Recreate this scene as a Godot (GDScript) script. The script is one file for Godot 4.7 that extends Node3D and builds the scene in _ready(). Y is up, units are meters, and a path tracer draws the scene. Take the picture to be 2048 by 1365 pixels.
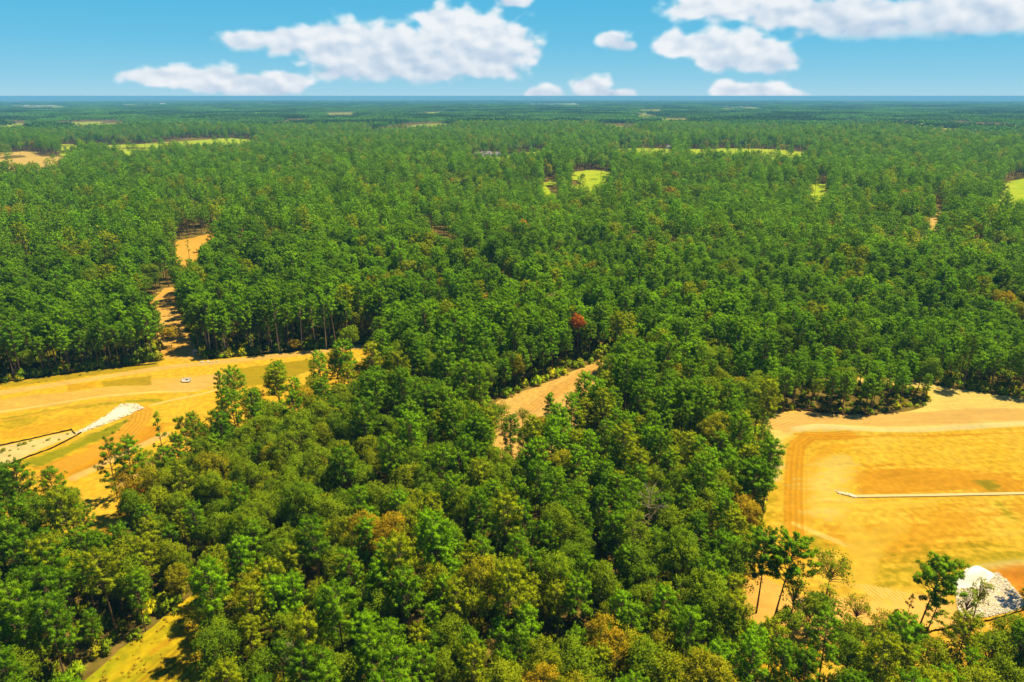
extends Node3D
# A pine wood with cleared sandy ground, seen from a drone 105 m up. x right, z away is negative, metres.

const EYE := Vector3(0, 105, 0)
const PITCH := 19.75
# ground outlines, x and z by turns
const CLEARINGS := {
	"field": [83.6, -208.4, 87.5, -215.3, 91.7, -217.7, 102, -219.3, 115.1, -216.9, 126.8, -215.7, 136.6, -217.7, 147.6, -222.2, 153, -228.6, 156.2, -235.8, 149.5, -242, 135.3, -244.4, 120.6, -246.4, 123.2, -252.5, 142.2, -254.6, 161.1, -245.4, 165.7, -240.1, 176.1, -235.4, 188.8, -230, 212.3, -224.3, 232.6, -191, 177.5, -136.8, 135.2, -118.9, 98.6, -105.7, 88.2, -103, 78, -100.1, 71.5, -98.3, 62.8, -100.4, 53.5, -100.4, 45.9, -102.6, 46.2, -112.3, 50.9, -128.7, 57.5, -137.7, 61, -143.6, 65.1, -151, 70.3, -162.7, 72.6, -173.1, 79.7, -191],
	"basin": [-244.8, -208.4, -224.6, -228.6, -198.4, -243.4, -184.1, -251.5, -168.4, -258.9, -148.7, -266.7, -147.3, -271.3, -131.8, -267.8, -112.4, -273.7, -92.6, -279.2, -74.2, -284.9, -58.9, -288.8, -55.1, -283.6, -53.2, -235.1, -59.6, -227, -67, -221.3, -73.4, -210.6, -78.9, -204.7, -87.2, -200.7, -91.2, -198.7, -93.9, -195.7, -92.5, -183.2, -93.7, -176.6, -94.7, -170.5, -99.8, -171, -99.3, -166.5, -100, -162.7, -100.2, -159.1, -101.8, -154.4, -89.7, -132.4, -102.4, -140.8, -113.9, -145.8, -128.3, -150.6, -183.4, -153.1],
	"road": [-12.2, -219.3, -4.4, -228.2, 10.8, -242, 25.6, -256.7, 37.2, -269, 53.5, -288.8, 56.7, -281.1, 43.7, -258.1, 37.7, -241.8, 31.1, -226.1, 22.8, -203.4, 17.4, -188.7, 9.1, -184.6, 3.1, -179.9, -2.8, -179.9, -6.9, -194.8],
	"track": [-146.9, -267.8, -158.6, -287.5, -168.8, -305.4, -182, -309.8, -191.2, -336.3, -198.6, -367.2, -201.7, -384, -196.9, -386.2, -185.6, -369.2, -173.1, -340.7, -159.8, -315.9, -142.5, -287.5, -128.8, -266.7],
	"opening": [-259.3, -520.8, -252.1, -530.6, -242.9, -557.7, -253.4, -590, -245.7, -590, -229.6, -544.9, -209, -481.1, -185.5, -413.7, -181.2, -380.4, -195.4, -390.7, -226.2, -449.5],
	"gap": [-76, -562.1, -56.2, -528.6, -29.4, -441.4, -11.7, -396.5, 5.6, -349.7, 12.7, -323.8, 6.3, -315.9, -3.6, -336.3, -21.2, -377.5, -39.2, -421.1, -63, -488.1, -85.4, -555.5],
	"sidetrack": [57, -173.7, 66.2, -177.6, 76, -179.4, 74.6, -175.4, 65.7, -173.7, 57.5, -170.4],
	"meadow": [-62.7, -129.6, -72.1, -129.9, -71.1, -123.7, -73.3, -120.6, -75.5, -114.6, -78.3, -108.2, -81.8, -100, -85.5, -91, -75.4, -86.1, -55.4, -80.6, -53.8, -85.7, -53.6, -91.3, -56.8, -99, -66.5, -122.2, -60.8, -124.6],
}

const FAR_FIELDS := {
	"far_a": [-1013.4, -1247.9, -952.4, -1312.3, -952.2, -1395.9, -827.3, -1247.9, -750.4, -1208.4, -704.9, -1153.4, -573.8, -891.4, -582.5, -847.2, -586.6, -801.6, -638.7, -780.6],
	"far_b": [-1071.6, -1667.7, -934.9, -1649.9, -881, -1704.4, -867.7, -1803.5, -832.7, -1868.5, -710.9, -1824.6, -618.3, -1742.7, -486.7, -1318.3, -548.4, -1225.7, -572.3, -1167, -573.9, -1046.3, -647, -1155.9, -805.7, -1263.8],
	"far_c": [-13.2, -1335.1, 15.9, -1408.7, 82.2, -1435, 81.3, -1383.3, 41.5, -1046.3, 11.3, -994.6, -11.1, -978.5],
	"far_d": [81.5, -956, 97.9, -1007.3, 115.3, -1035, 144.9, -1035, 104.2, -741.5, 84.2, -706, 77.2, -666, 69.8, -714.6, 62.9, -736.9],
	"far_d2": [38.5, -877.4, 56.1, -887.8, 44.8, -677.6, 36.2, -662.3, 29.4, -669.8],
	"far_e": [218, -1476.4, 339.2, -1520.1, 329.8, -1421.8, 236.3, -1055.4, 157.6, -1064.7],
	"far_f": [363, -1476.4, 484.8, -1505.2, 564.4, -1490.6, 583.3, -1371, 403.3, -986.5, 373.2, -1019.8, 346.8, -1074.1, 269.3, -1093.5],
	"far_g": [661.5, -938, 709.3, -956, 781.2, -926.4, 487, -571.3, 460.8, -591.7, 438, -607.2, 460.3, -651.2],
	"far_h": [382.3, -893.2, 395.6, -872.2, 301.6, -658.5, 281.6, -633.6, 282.7, -658.5],
	"far_i": [-1859.2, -2963.9, -1631, -3020.6, -1198.7, -2217.9, -1345, -2141.6],
	"far_j": [-2117.7, -2963.9, -2044.7, -3079.5, -1448.9, -2179.1, -1481.8, -2070.4],
	"far_k": [-1262.1, -4732.5, -1061.7, -5031.1, -756.4, -3581.3, -916.6, -3434.7],
	"far_l": [948.2, -5556.5, 1221.7, -5756.7, 886.4, -4174.4, 689.9, -4040.7],
	"far_n": [409.8, -669.5, 419.2, -666.5, 316.1, -503.6, 309.3, -505.9],
	"lot_a": [-78.1, -1312.3, -13.4, -1346.9, -13.2, -978.5, -57.4, -962.8],
	"lot_b": [-6273.2, -8985.8, -5527.1, -8985.8, -3743.2, -6081.4, -4248.5, -6081.4],
	"lot_c": [-5852.8, -10797.3, -5069, -10797.3, -3619.4, -7706.7, -4179.1, -7706.7],
	"lot_d": [239.4, -11172.3, 1089, -11172.3, 779.9, -7997.8, 171.5, -7997.8],
	"lot_e": [-3069.8, -5031.1, -2975.5, -5031.1, -2033.8, -3434.7, -2098.2, -3434.7],
	"lot_f": [2215.9, -7693.3, 2695.3, -7693.3, 1863.6, -5315.7, 1532.2, -5315.7],
}

const ZONES := {
	"plantation": [-79.2, -760.2, 74.8, -823.8, 261.7, -760.2, 379.8, -672.6, 484.1, -615.3, 386.9, -402.4, 215.8, -228.6, 163.3, -242.5, 125.4, -257.8, 100.6, -269, 68.7, -323.8, 18, -359.2, -20.5, -427.7, -61.8, -544.9],
	"grove": [87.9, -215.3, 102, -219.3, 115.1, -216.9, 126.8, -215.7, 136.6, -217.7, 147.6, -222.2, 153, -228.6, 156.2, -235.8, 149.5, -242, 135.3, -244.4, 120.6, -246.4, 109.2, -247.4, 94.1, -237.7],
}

const SOIL := {
	"f_road": [83.6, -208.4, 88.8, -216.9, 102, -219.3, 115.1, -216.9, 136.6, -217.7, 153, -228.6, 156.2, -235.8, 149.5, -242, 120.6, -246.4, 123.2, -252.5, 161.1, -245.4, 176.1, -235.4, 213.7, -226, 223.1, -197.7, 195.8, -204, 172.3, -206.5, 145.9, -204, 120.2, -202.6, 102.4, -203.6, 93.4, -201.8, 87.9, -196, 81, -181.7, 76.4, -173.1, 73.5, -173.1],
	"f_peach": [90.9, -208.4, 97.8, -213, 106.9, -214.1, 123.3, -212.2, 142.7, -213, 163.2, -215.3, 178.5, -215.3, 203.1, -213],
	"f_ridge": [94.3, -204, 103.5, -206.2, 112.9, -204.7, 122.2, -203.3, 137.3, -203.6, 155.6, -206.2, 173.4, -208, 199.4, -208.4],
	"f_pale": [80, -189.4, 84.5, -191, 81.8, -181.7, 76.7, -173.1, 76, -175.9],
	"f_tracks": [69, -138.7, 77.9, -162.7, 85.6, -181.7, 91.4, -194.3, 97.5, -199.7, 110.9, -200.4],
	"f_tracks2": [78.2, -153.3, 86.9, -173.1, 92.9, -184.7, 100.9, -192.6, 114.8, -195],
	"f_cream": [84.8, -173.1, 93.1, -181.7, 102.1, -184.7, 98.2, -173.1, 93.7, -166.5, 95.9, -162.2, 88.9, -153.3, 83.2, -152.1, 78, -155.5],
	"f_cream2": [82.7, -160.3, 100.1, -159.8, 114.6, -161.2],
	"f_orange": [99.7, -174.5, 107.1, -179.4, 124, -180.2, 136.6, -178.8, 145.1, -175.9, 147.8, -171.8, 143.9, -166.2, 122.5, -165.2, 102.9, -165.2, 97.9, -166.5],
	"f_orange2": [90.7, -148.9, 100.7, -155.5, 119.5, -160.3, 140.5, -161.5, 134.7, -153.3, 110.1, -144.7, 90.9, -136.8],
	"f_orange3": [80.6, -152.1, 87.6, -153.3, 84.5, -143.6, 79.1, -145.7],
	"f_diag": [73.5, -151.5, 78.3, -146.7, 83.9, -141.8],
	"f_y1": [79.2, -126.2, 84.6, -136.8, 87.2, -144.7, 87.9, -151],
	"f_y2": [85.6, -138.7, 93, -145.7, 101.5, -152.1],
	"f_green": [134, -172.3, 139.2, -172.6, 138.5, -168.3, 134.3, -167.3],
	"f_green2": [132.7, -162.7, 134.5, -160.3, 132.9, -152.1, 129.7, -153.3],
	"f_green3": [81.1, -131.3, 92.3, -134.9, 111.9, -137.7, 125.1, -139.7, 160.3, -144.7, 151.8, -134.9, 121.2, -134, 102, -131.3, 87.6, -126.2, 79.9, -125.4],
	"f_green4": [74, -148.9, 76.8, -146.3, 76.1, -138.7, 71.6, -139.7],
	"f_edge": [74.2, -173.1, 72.4, -162.7, 67.1, -151, 62.6, -142.6],
	"f_slope": [51.3, -126.2, 57.8, -131.3, 64.4, -124.6, 75.4, -124.2, 85.9, -122.9, 97, -122.9, 99.6, -116.8, 86.5, -112.5, 68.7, -109.8, 49.5, -113.2],
	"f_peach2": [110.1, -134.9, 123.1, -136.8, 142.9, -138.7, 140.6, -135.9, 121.4, -134.4, 113.1, -133.1],
	"f_bare": [113.1, -133.1, 121.5, -134.6, 147.4, -136.8, 147.1, -129.6, 110.9, -119.5, 113.6, -122.9, 113.6, -129.6],
	"f_line1": [93.1, -201.1, 110.6, -199.7, 135.3, -200.1, 169.5, -202.6],
	"b_lane": [-241.5, -208.4, -191.7, -234, -173.2, -243.4, -153.3, -253.6, -140.5, -260.5, -123.9, -265, -99.4, -273.1, -71.4, -282.3, -57.9, -286.8],
	"b_band": [-230.9, -197.7, -187.9, -228.6, -168.2, -235.4, -142.2, -247.4, -119.2, -253.6, -94.5, -257.8, -78.9, -260.5, -91.1, -247.4, -113.7, -240.1, -121, -234.9, -151.7, -229.5, -179.1, -216.1, -219.7, -186.3],
	"b_green1": [-160.4, -245.9, -144, -251, -139.1, -242, -157.1, -240.1],
	"b_green2": [-171, -241.5, -161.7, -244.4, -159, -239.6, -167.5, -235.8],
	"b_grass": [-112.4, -258.9, -96.8, -265, -84.5, -269.6, -73.8, -273.7, -78.9, -260.5, -90.8, -246.4, -100.3, -240.1, -108.9, -242.5],
	"b_topgreen": [-194.3, -237.7, -180.2, -245.4, -164.8, -252.5, -145.4, -260, -148.7, -266.7, -168.4, -258.9, -184.1, -251.5, -198.4, -243.4],
	"b_line": [-213.2, -196, -179.6, -216.9, -166.3, -223.5, -152.2, -230.4, -135.5, -234, -119.3, -235.4],
	"b_olive": [-176.9, -213, -149.7, -226, -130.3, -230.8, -125.8, -227.3, -143.8, -225.2, -162.9, -218.1, -173.6, -208.4],
	"b_olive2": [-175, -210.3, -163.3, -216.1, -163.5, -208.4, -170.5, -204],
	"b_bench": [-207.2, -189.4, -175, -210.3, -163.8, -216.9, -149.7, -226, -143.2, -227.3],
	"b_orangea": [-169.8, -202.9, -152.4, -215.3, -146.4, -220.2, -145.3, -212.2, -150.5, -204, -166.1, -197.7],
	"b_wash": [-162.5, -192.6, -146.5, -203.6, -142.9, -201.8, -148.8, -191, -153.8, -180.2],
	"b_washl": [-197.5, -178.8, -163.2, -193.6, -153.8, -180.2, -185.1, -165.2],
	"b_green3": [-149.8, -183.2, -140.1, -197.7, -134, -210.3, -132.2, -214.1, -130.6, -204, -134.3, -196, -141.8, -180.2],
	"b_ruts": [-136.9, -177.3, -130.5, -189.4, -127.4, -201.1, -128, -210.3, -131.1, -218.1, -135.3, -221],
	"b_ruts2": [-128.6, -175.9, -124.1, -186.3, -119, -197.7, -119.4, -208.4],
	"b_peachlane": [-127.3, -173.7, -124.4, -178.8, -119.6, -189.4, -113.9, -200.4],
	"b_orangeb": [-143.8, -178.8, -136.8, -189.4, -129.5, -208.4, -117.7, -208.4, -115, -199.4, -124.6, -181.7, -130.2, -173.7],
	"b_clay": [-106.6, -162.7, -109, -169.9, -104.9, -172.6, -101.4, -162.7, -102, -155.5],
	"b_lane2": [-112.4, -171.8, -110.2, -183.2, -107.8, -189.4],
	"b_rills": [-134, -242.5, -120.8, -252.5, -116.4, -251.5, -117.4, -235.4, -128.3, -234.5],
	"b_water": [-130.3, -223.5, -124.6, -228.6, -116.4, -233.1, -111.2, -238.6],
}

const THINGS := {
	"spill": [-144.3, -201.8, -142.8, -207.3, -141.5, -213, -141.4, -220.2, -141, -224.3, -138, -225.2, -135.8, -224.3, -131, -221, -132.7, -217.7, -137.2, -209.9, -142.2, -202.6],
	"mound": [101, -128.7, 104.1, -131.3, 107.4, -133.5, 109.8, -134, 111.3, -133.5, 112.5, -131.3, 110.8, -129.6, 107.5, -127.5, 103.6, -126.5, 100.8, -126.5],
	"riprap": [111.9, -131.3, 113.6, -131.9, 113.9, -129.6, 113.6, -126.2, 113.3, -122.3, 112.4, -120.4, 107.5, -118.9, 101.6, -117.4, 96.5, -116.8, 96.7, -119.8, 99.8, -126.2, 103.6, -126.5, 107.5, -127.5],
	"fence_a": [-169.6, -189.4, -163, -193.3, -155.2, -198.4, -146.9, -204.4],
	"fence_a2": [-146.9, -204.4, -145.3, -202.6, -144, -201.5],
	"fence_b": [-152.1, -181.1, -149, -186.6, -145.6, -191, -143.4, -197.7, -142.5, -202.2],
	"fence_c": [-213.3, -237.7, -199.4, -244.9, -190, -248.4, -175.7, -254.1, -160.8, -260, -147.9, -263.9],
	"fence_d": [-131.7, -269.6, -124.1, -270.8, -112.4, -273.7, -98.7, -278, -84.7, -282.3],
	"fence_e": [80.7, -111.3, 88, -113.4, 97.6, -115.4, 102.7, -116.7, 110.8, -119.4, 125.3, -123.7],
	"fence_f": [73, -171, 71.8, -166.5, 67.9, -157.9, 65, -151, 62.4, -145.7],
	"channel": [91.6, -166.2, 93.1, -165.2, 95.3, -164, 102.4, -164.2, 115.1, -164.5, 143.3, -165.5, 172.5, -166.5],
}
const HOUSES := [[-61.4, -1312.3, 15, "small white house, leftmost of the four by the far pasture"], [-48.8, -1323.6, 18, "widest of the four white houses by the far pasture"], [-35.3, -1312.3, 14, "white house second from the pasture end of the four"], [-24.5, -1329.4, 12, "smallest of four white houses, next to the far pasture"], [345.2, -1462.3, 26, "long white house at the end of the thin far pasture"], [328.1, -1469.3, 14, "small white house beside the long one at the thin far pasture"], [-5749.1, -8289.7, 60, "outermost pale building in the row on the left horizon"], [-5724.1, -8509.5, 90, "second pale building in the row on the left horizon"], [-5501.6, -8376.3, 70, "middle pale building in the row on the left horizon"], [-5441.5, -8509.5, 110, "longest pale building in the row on the left horizon"], [-5311.9, -8509.5, 60, "innermost pale building in the row on the left horizon"], [-5429.7, -10117.7, 80, "pale building at the left end of the horizon row under the small cloud"], [-5219.8, -10117.7, 140, "long pale building in the horizon row under the small cloud"], [-5065.9, -10117.7, 70, "short pale building in the horizon row under the small cloud"], [-4891, -10117.7, 150, "longest pale building, right end of the horizon row under the small cloud"], [274.5, -10446.5, 90, "wide pale building on the horizon at the middle of the view"], [395.2, -10584.1, 60, "narrow pale building on the horizon at the middle of the view"], [890, -10379.1, 120, "wide pale building on the horizon right of the middle"], [982.4, -10446.5, 60, "narrow pale building on the horizon right of the middle"], [-2898.8, -4803.8, 40, "wider of two white farm buildings below the left horizon row"], [-2912.3, -4877.3, 26, "narrower of two white farm buildings below the left horizon row"], [2191.2, -7341, 60, "left one of three white buildings far off on the right"], [2349.9, -7408.9, 40, "middle one of three white buildings far off on the right"], [2481, -7341, 70, "right one of three white buildings far off on the right"]]

# azimuth, elevation, half width and half height in degrees of the puffs of each cloud; first number: height of its flat base
const CLOUDS := [
	[1.01, [-19.38, 3.82, 2.85, 0.75, -16.61, 3.81, 3.56, 1.11, -12.66, 3.68, 4.35, 2.06, -9.35, 3.3, 4.35, 2.37, -4.75, 4.39, 3.36, 2.45, -1.51, 3.52, 4.15, 2.77, -11.65, 2.4, 4.75, 1.66, -6.74, 2.26, 5.94, 1.66, -2.49, 2.27, 4.35, 1.38, -13.81, 3.08, 2.77, 1.11, -5.48, 5.24, 2.18, 1.5]],
	[0.00, [-25.98, 1.33, 2.53, 0.79, -24.08, 1.21, 2.61, 0.95, -21.91, 1.3, 2.3, 1.11, -19.74, 0.91, 2.57, 0.95, -17.27, 0.95, 2.37, 0.99, -19.11, 0.35, 3.17, 0.87, -21.79, 0.93, 3.56, 0.95]],
	[1.40, [12.37, 3.68, 2.18, 1.11, 15.28, 3.57, 2.57, 1.5, 17.43, 3.36, 2.37, 1.58, 19.27, 2.48, 2.45, 1.27, 16.43, 2.8, 3.56, 1.11, 14.19, 3.76, 1.98, 0.99]],
	[3.31, [7.88, 4.01, 1.5, 0.79, 8.65, 3.66, 1.03, 0.47]],
	[-0.30, [2.6, 0.22, 1.98, 0.71, 6.11, 0.63, 1.98, 1.11, 7.69, 0.08, 2.18, 0.55]],
	[-0.28, [17.04, 0.43, 1.98, 0.79, 18.47, 0.35, 2.77, 0.87, 20.26, 0.07, 1.98, 0.55]],
	[3.83, [15.72, 6.29, 4.75, 1.38, 19.89, 5.7, 3.96, 1.42, 23.53, 5.37, 4.75, 1.66, 25.81, 4.75, 3.17, 1.42, 30.16, 5.15, 4.35, 1.82, 32.93, 4.92, 3.56, 1.66, 31.7, 4.34, 2.77, 0.87]],
	[6.12, [0.23, 6.73, 1.58, 0.55]],
]

var rng := RandomNumberGenerator.new()
var hills := FastNoiseLite.new()
var stand := FastNoiseLite.new()
var fine := FastNoiseLite.new()
var far_fields := []
var polys := {}
var boxes := {}
var used := {}
var mats := {}
var sun_dir: Vector3

# ---------------------------------------------------------------- small helpers
func outline(flat: Array) -> PackedVector2Array:
	var p := PackedVector2Array()
	for i in range(0, flat.size(), 2):
		p.append(Vector2(flat[i], flat[i + 1]))
	return p

func box_of(p: PackedVector2Array) -> Rect2:
	var r := Rect2(p[0], Vector2.ZERO)
	for q in p:
		r = r.expand(q)
	return r

# a surveyed outline becomes an irregular natural edge
func rough(p: PackedVector2Array, step: float, amount: float) -> PackedVector2Array:
	var out := PackedVector2Array()
	for i in p.size():
		var a := p[i]
		var b := p[(i + 1) % p.size()]
		var n := maxi(1, int(a.distance_to(b) / step))
		for k in n:
			var q := a.lerp(b, float(k) / n)
			out.append(q + Vector2(fine.get_noise_2d(q.x * 9.0, q.y * 9.0), fine.get_noise_2d(q.x * 9.0 + 500.0, q.y * 9.0)) * amount)
	return out

func ground_y(x: float, z: float) -> float:
	var r := sqrt(x * x + z * z)
	var h := 0.0
	if r > 420.0:
		h += smoothstep(420.0, 1200.0, r) * hills.get_noise_2d(x, z) * 9.0
	if r > 2500.0:
		h += smoothstep(2500.0, 9000.0, r) * hills.get_noise_2d(x * 0.22 + 900.0, z * 0.22) * 16.0 - smoothstep(4000.0, 12000.0, r) * 10.0
	return h

func inside(key: String, p: Vector2) -> bool:
	return boxes[key].has_point(p) and Geometry2D.is_point_in_polygon(p, polys[key])

func is_clear(p: Vector2, far: bool) -> bool:
	for k in CLEARINGS:
		if inside(k, p):
			return true
	if far:
		for k in far_fields:
			if inside(k, p):
				return rng.randf() > (0.06 if k in ["far_e", "far_f", "far_h"] else 0.012)
	return false

# where a point falls in the view: x and y as shares of the frame, z its depth (used for the wording of labels and for choosing level of detail)
func in_view(p: Vector3) -> Vector3:
	var q := p - EYE
	var s := sin(deg_to_rad(PITCH))
	var c := cos(deg_to_rad(PITCH))
	var f := -q.y * s - q.z * c
	var u := q.y * c - q.z * s
	return Vector3(0.5 + q.x / f / 1.4993, 0.5 - u / f / 0.9993, f)

func numbered(called: String) -> String:
	var n: int = used.get(called, 0)
	used[called] = n + 1
	return called if n == 0 else "%s_%03d" % [called, n]

func tag(o: Node, label: String, category := "", group := "", kind := "") -> void:
	o.set_meta("label", label)
	if category:
		o.set_meta("category", category)
	if group:
		o.set_meta("group", group)
	if kind:
		o.set_meta("kind", kind)

func part(called: String, m: Mesh, mat: Material, parent: Node = self, at := Vector3.ZERO) -> MeshInstance3D:
	var o := MeshInstance3D.new()
	o.name = numbered(called) if parent == self else called
	o.mesh = m
	if mat:
		for i in m.get_surface_count():
			o.set_surface_override_material(i, mat)
	o.position = at
	parent.add_child(o, true)
	return o

func thing(called: String, label: String, category: String, at := Vector3.ZERO, turn := 0.0, group := "") -> Node3D:
	var o := Node3D.new()
	o.name = numbered(called)
	o.position = at
	o.rotation.y = turn
	add_child(o)
	tag(o, label, category, group)
	return o

func flat_mat(called: String, c: Color, rough_ := 0.9) -> StandardMaterial3D:
	if not mats.has(called):
		var m := StandardMaterial3D.new()
		m.resource_name = called
		m.albedo_color = c
		m.roughness = rough_
		m.metallic_specular = 0.25
		mats[called] = m
	return mats[called]

func leaf_mat(called: String, linear: Color) -> StandardMaterial3D:
	var m := flat_mat(called, linear.linear_to_srgb(), 0.75)
	m.vertex_color_use_as_albedo = true
	m.metallic_specular = 0.18
	m.backlight_enabled = true
	m.backlight = Color(0.75, 0.75, 0.75)
	return m

class Soup:   # triangles collected for one mesh
	var v := PackedVector3Array()
	var n := PackedVector3Array()
	var c := PackedColorArray()
	func tri(a: Vector3, b: Vector3, d: Vector3, normal: Vector3, col: Color) -> void:
		if (b - a).cross(d - a).dot(normal) > 0.0:
			v.append_array([a, d, b])
		else:
			v.append_array([a, b, d])
		n.append_array([normal, normal, normal])
		c.append_array([col, col, col])
	func flat(a: Vector3, b: Vector3, d: Vector3, out: Vector3, col := Color.WHITE) -> void:
		var k := (b - a).cross(d - a).normalized()
		tri(a, b, d, k if k.dot(out) > 0.0 else -k, col)
	func quad(a: Vector3, b: Vector3, d: Vector3, e: Vector3, out: Vector3, col := Color.WHITE) -> void:
		flat(a, b, d, out, col)
		flat(a, d, e, out, col)
	func box(at: Vector3, s: Vector3, basis := Basis.IDENTITY, col := Color.WHITE) -> void:
		for ax in 3:
			for sg in [-1.0, 1.0]:
				var o := Vector3.ZERO
				var p := Vector3.ZERO
				var q := Vector3.ZERO
				o[ax] = sg * s[ax] / 2.0
				p[(ax + 1) % 3] = s[(ax + 1) % 3] / 2.0
				q[(ax + 2) % 3] = s[(ax + 2) % 3] / 2.0
				quad(at + basis * (o - p - q), at + basis * (o + p - q), at + basis * (o + p + q), at + basis * (o - p + q), basis * o, col)
	func limb(a: Vector3, b: Vector3, ra: float, rb: float, sides: int, col := Color.WHITE) -> void:
		var w := (b - a).normalized()
		var s := w.cross(Vector3(0.37, 0.2, 0.91)).normalized()
		var t := w.cross(s)
		for i in sides:
			var d0 := s * cos(TAU * i / sides) + t * sin(TAU * i / sides)
			var d1 := s * cos(TAU * (i + 1) / sides) + t * sin(TAU * (i + 1) / sides)
			var mid := (d0 + d1).normalized()
			tri(a + d0 * ra, a + d1 * ra, b + d1 * rb, mid, col)
			tri(a + d0 * ra, b + d1 * rb, b + d0 * rb, mid, col)
	func mesh() -> ArrayMesh:
		return onto(ArrayMesh.new(), null)
	func onto(m: ArrayMesh, mat: Material) -> ArrayMesh:
		var a := []
		a.resize(Mesh.ARRAY_MAX)
		a[Mesh.ARRAY_VERTEX] = v
		a[Mesh.ARRAY_NORMAL] = n
		a[Mesh.ARRAY_COLOR] = c
		m.add_surface_from_arrays(Mesh.PRIMITIVE_TRIANGLES, a)
		if mat:
			m.surface_set_material(m.get_surface_count() - 1, mat)
		return m

# ---------------------------------------------------------------- trees
func ball() -> Vector3:
	while true:
		var p := Vector3(rng.randf_range(-1, 1), rng.randf_range(-1, 1), rng.randf_range(-1, 1))
		if p.length_squared() < 1.0 and p.length_squared() > 0.02:
			return p.normalized()
	return Vector3.UP

# a tuft of needles or a spray of leaves: small blades that stand out from its middle
func tuft(s: Soup, at: Vector3, r: float, blades: int, wide: float, axis_out: Vector3, lift: float, tone: float, leafy := false) -> void:
	for i in blades:
		var d := (ball() + Vector3(0, lift, 0)).normalized()
		var side := d.cross(ball()).normalized() * wide * rng.randf_range(0.7, 1.3)
		var root := at + d * r * rng.randf_range(0.15, 0.5)
		var tip := at + d * r * rng.randf_range(0.8, 1.12)
		if leafy:   # a leaf spray on the outside of the clump, turned any way
			root = at + d * r * rng.randf_range(0.5, 0.95)
			tip = root + (ball() + d * 0.4).normalized() * wide * 1.5
		var normal := (d * 0.75 + axis_out * 0.35 + Vector3(0, 0.25, 0)).normalized()
		var k := tone * rng.randf_range(0.78, 1.22)
		var yellow := rng.randf_range(0.9, 1.15)
		s.tri(root - side * 0.5, root + side * 0.5, tip + side * rng.randf_range(-0.4, 0.4), normal, Color(k * yellow, k, k))

# crown and trunk of a pine; h its height, from: where the crown begins, reach: its half width
func pine(seed_: int, h: float, from: float, reach: float, limbs: int, blades: int, wide: float, form: float, sparse := 1.0) -> Array:
	rng.seed = seed_
	var crown := Soup.new()
	var wood := Soup.new()
	var bend := Vector3(rng.randf_range(-0.5, 0.5), 0, rng.randf_range(-0.5, 0.5))
	var spine := func(y: float) -> Vector3: return Vector3(0, y, 0) + bend * pow(y / h, 2.0) * h * 0.07
	var steps := 6 if blades > 12 else 2
	var base_r := h * 0.0105
	for i in steps:
		var a := float(i) / steps
		var b := float(i + 1) / steps
		wood.limb(spine.call(h * a * 0.97) - Vector3(0, 0.4 if i == 0 else 0.0, 0), spine.call(h * b * 0.97), base_r * (1.0 - a * 0.85), base_r * (1.0 - b * 0.85), 6 if blades > 12 else 3)
	var turn := rng.randf() * TAU
	for i in limbs:
		var t := (i + rng.randf() * 0.7) / limbs
		turn += 2.4 + rng.randf_range(-0.4, 0.4)
		var y := h * (from + (0.985 - from) * t)
		# form 0: cone, 1: rounded head
		var round_ := sqrt(maxf(0.0, 1.0 - pow(absf(t - 0.42) / 0.6, 2.0)))
		var cone := pow(1.0 - t, 0.8) * minf(1.0, 0.5 + t * 3.0)
		var l := reach * lerpf(cone, round_, form) * rng.randf_range(0.62, 1.12) + 0.25
		var pitch := rng.randf_range(0.05, 0.35) + t * 0.5
		var d := Vector3(cos(turn) * cos(pitch), sin(pitch), sin(turn) * cos(pitch))
		var root: Vector3 = spine.call(y)
		if l > 0.9 and blades > 12:
			wood.limb(root, root + d * l * 0.92, 0.06 + l * 0.012, 0.02, 3)
		if rng.randf() > sparse:
			continue
		var n := 1 + int(l / 0.56)
		for k in n:
			var u := 1.0 - (k * 0.62 / n) * rng.randf_range(0.8, 1.2)
			var at := root + d * l * u + Vector3(rng.randf_range(-0.45, 0.45), rng.randf_range(-0.2, 0.3), rng.randf_range(-0.45, 0.45)) * (0.5 + l * 0.18)
			var out := Vector3(d.x, 0.35 + t * 0.5, d.z).normalized()
			tuft(crown, at, rng.randf_range(0.45, 0.8) * (0.72 + reach * 0.07), blades, wide, out, 0.35, rng.randf_range(0.82, 1.16))
	tuft(crown, spine.call(h * 0.955), 0.9, blades, wide, Vector3.UP, 0.2, 1.1)
	return [crown, wood]

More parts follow.
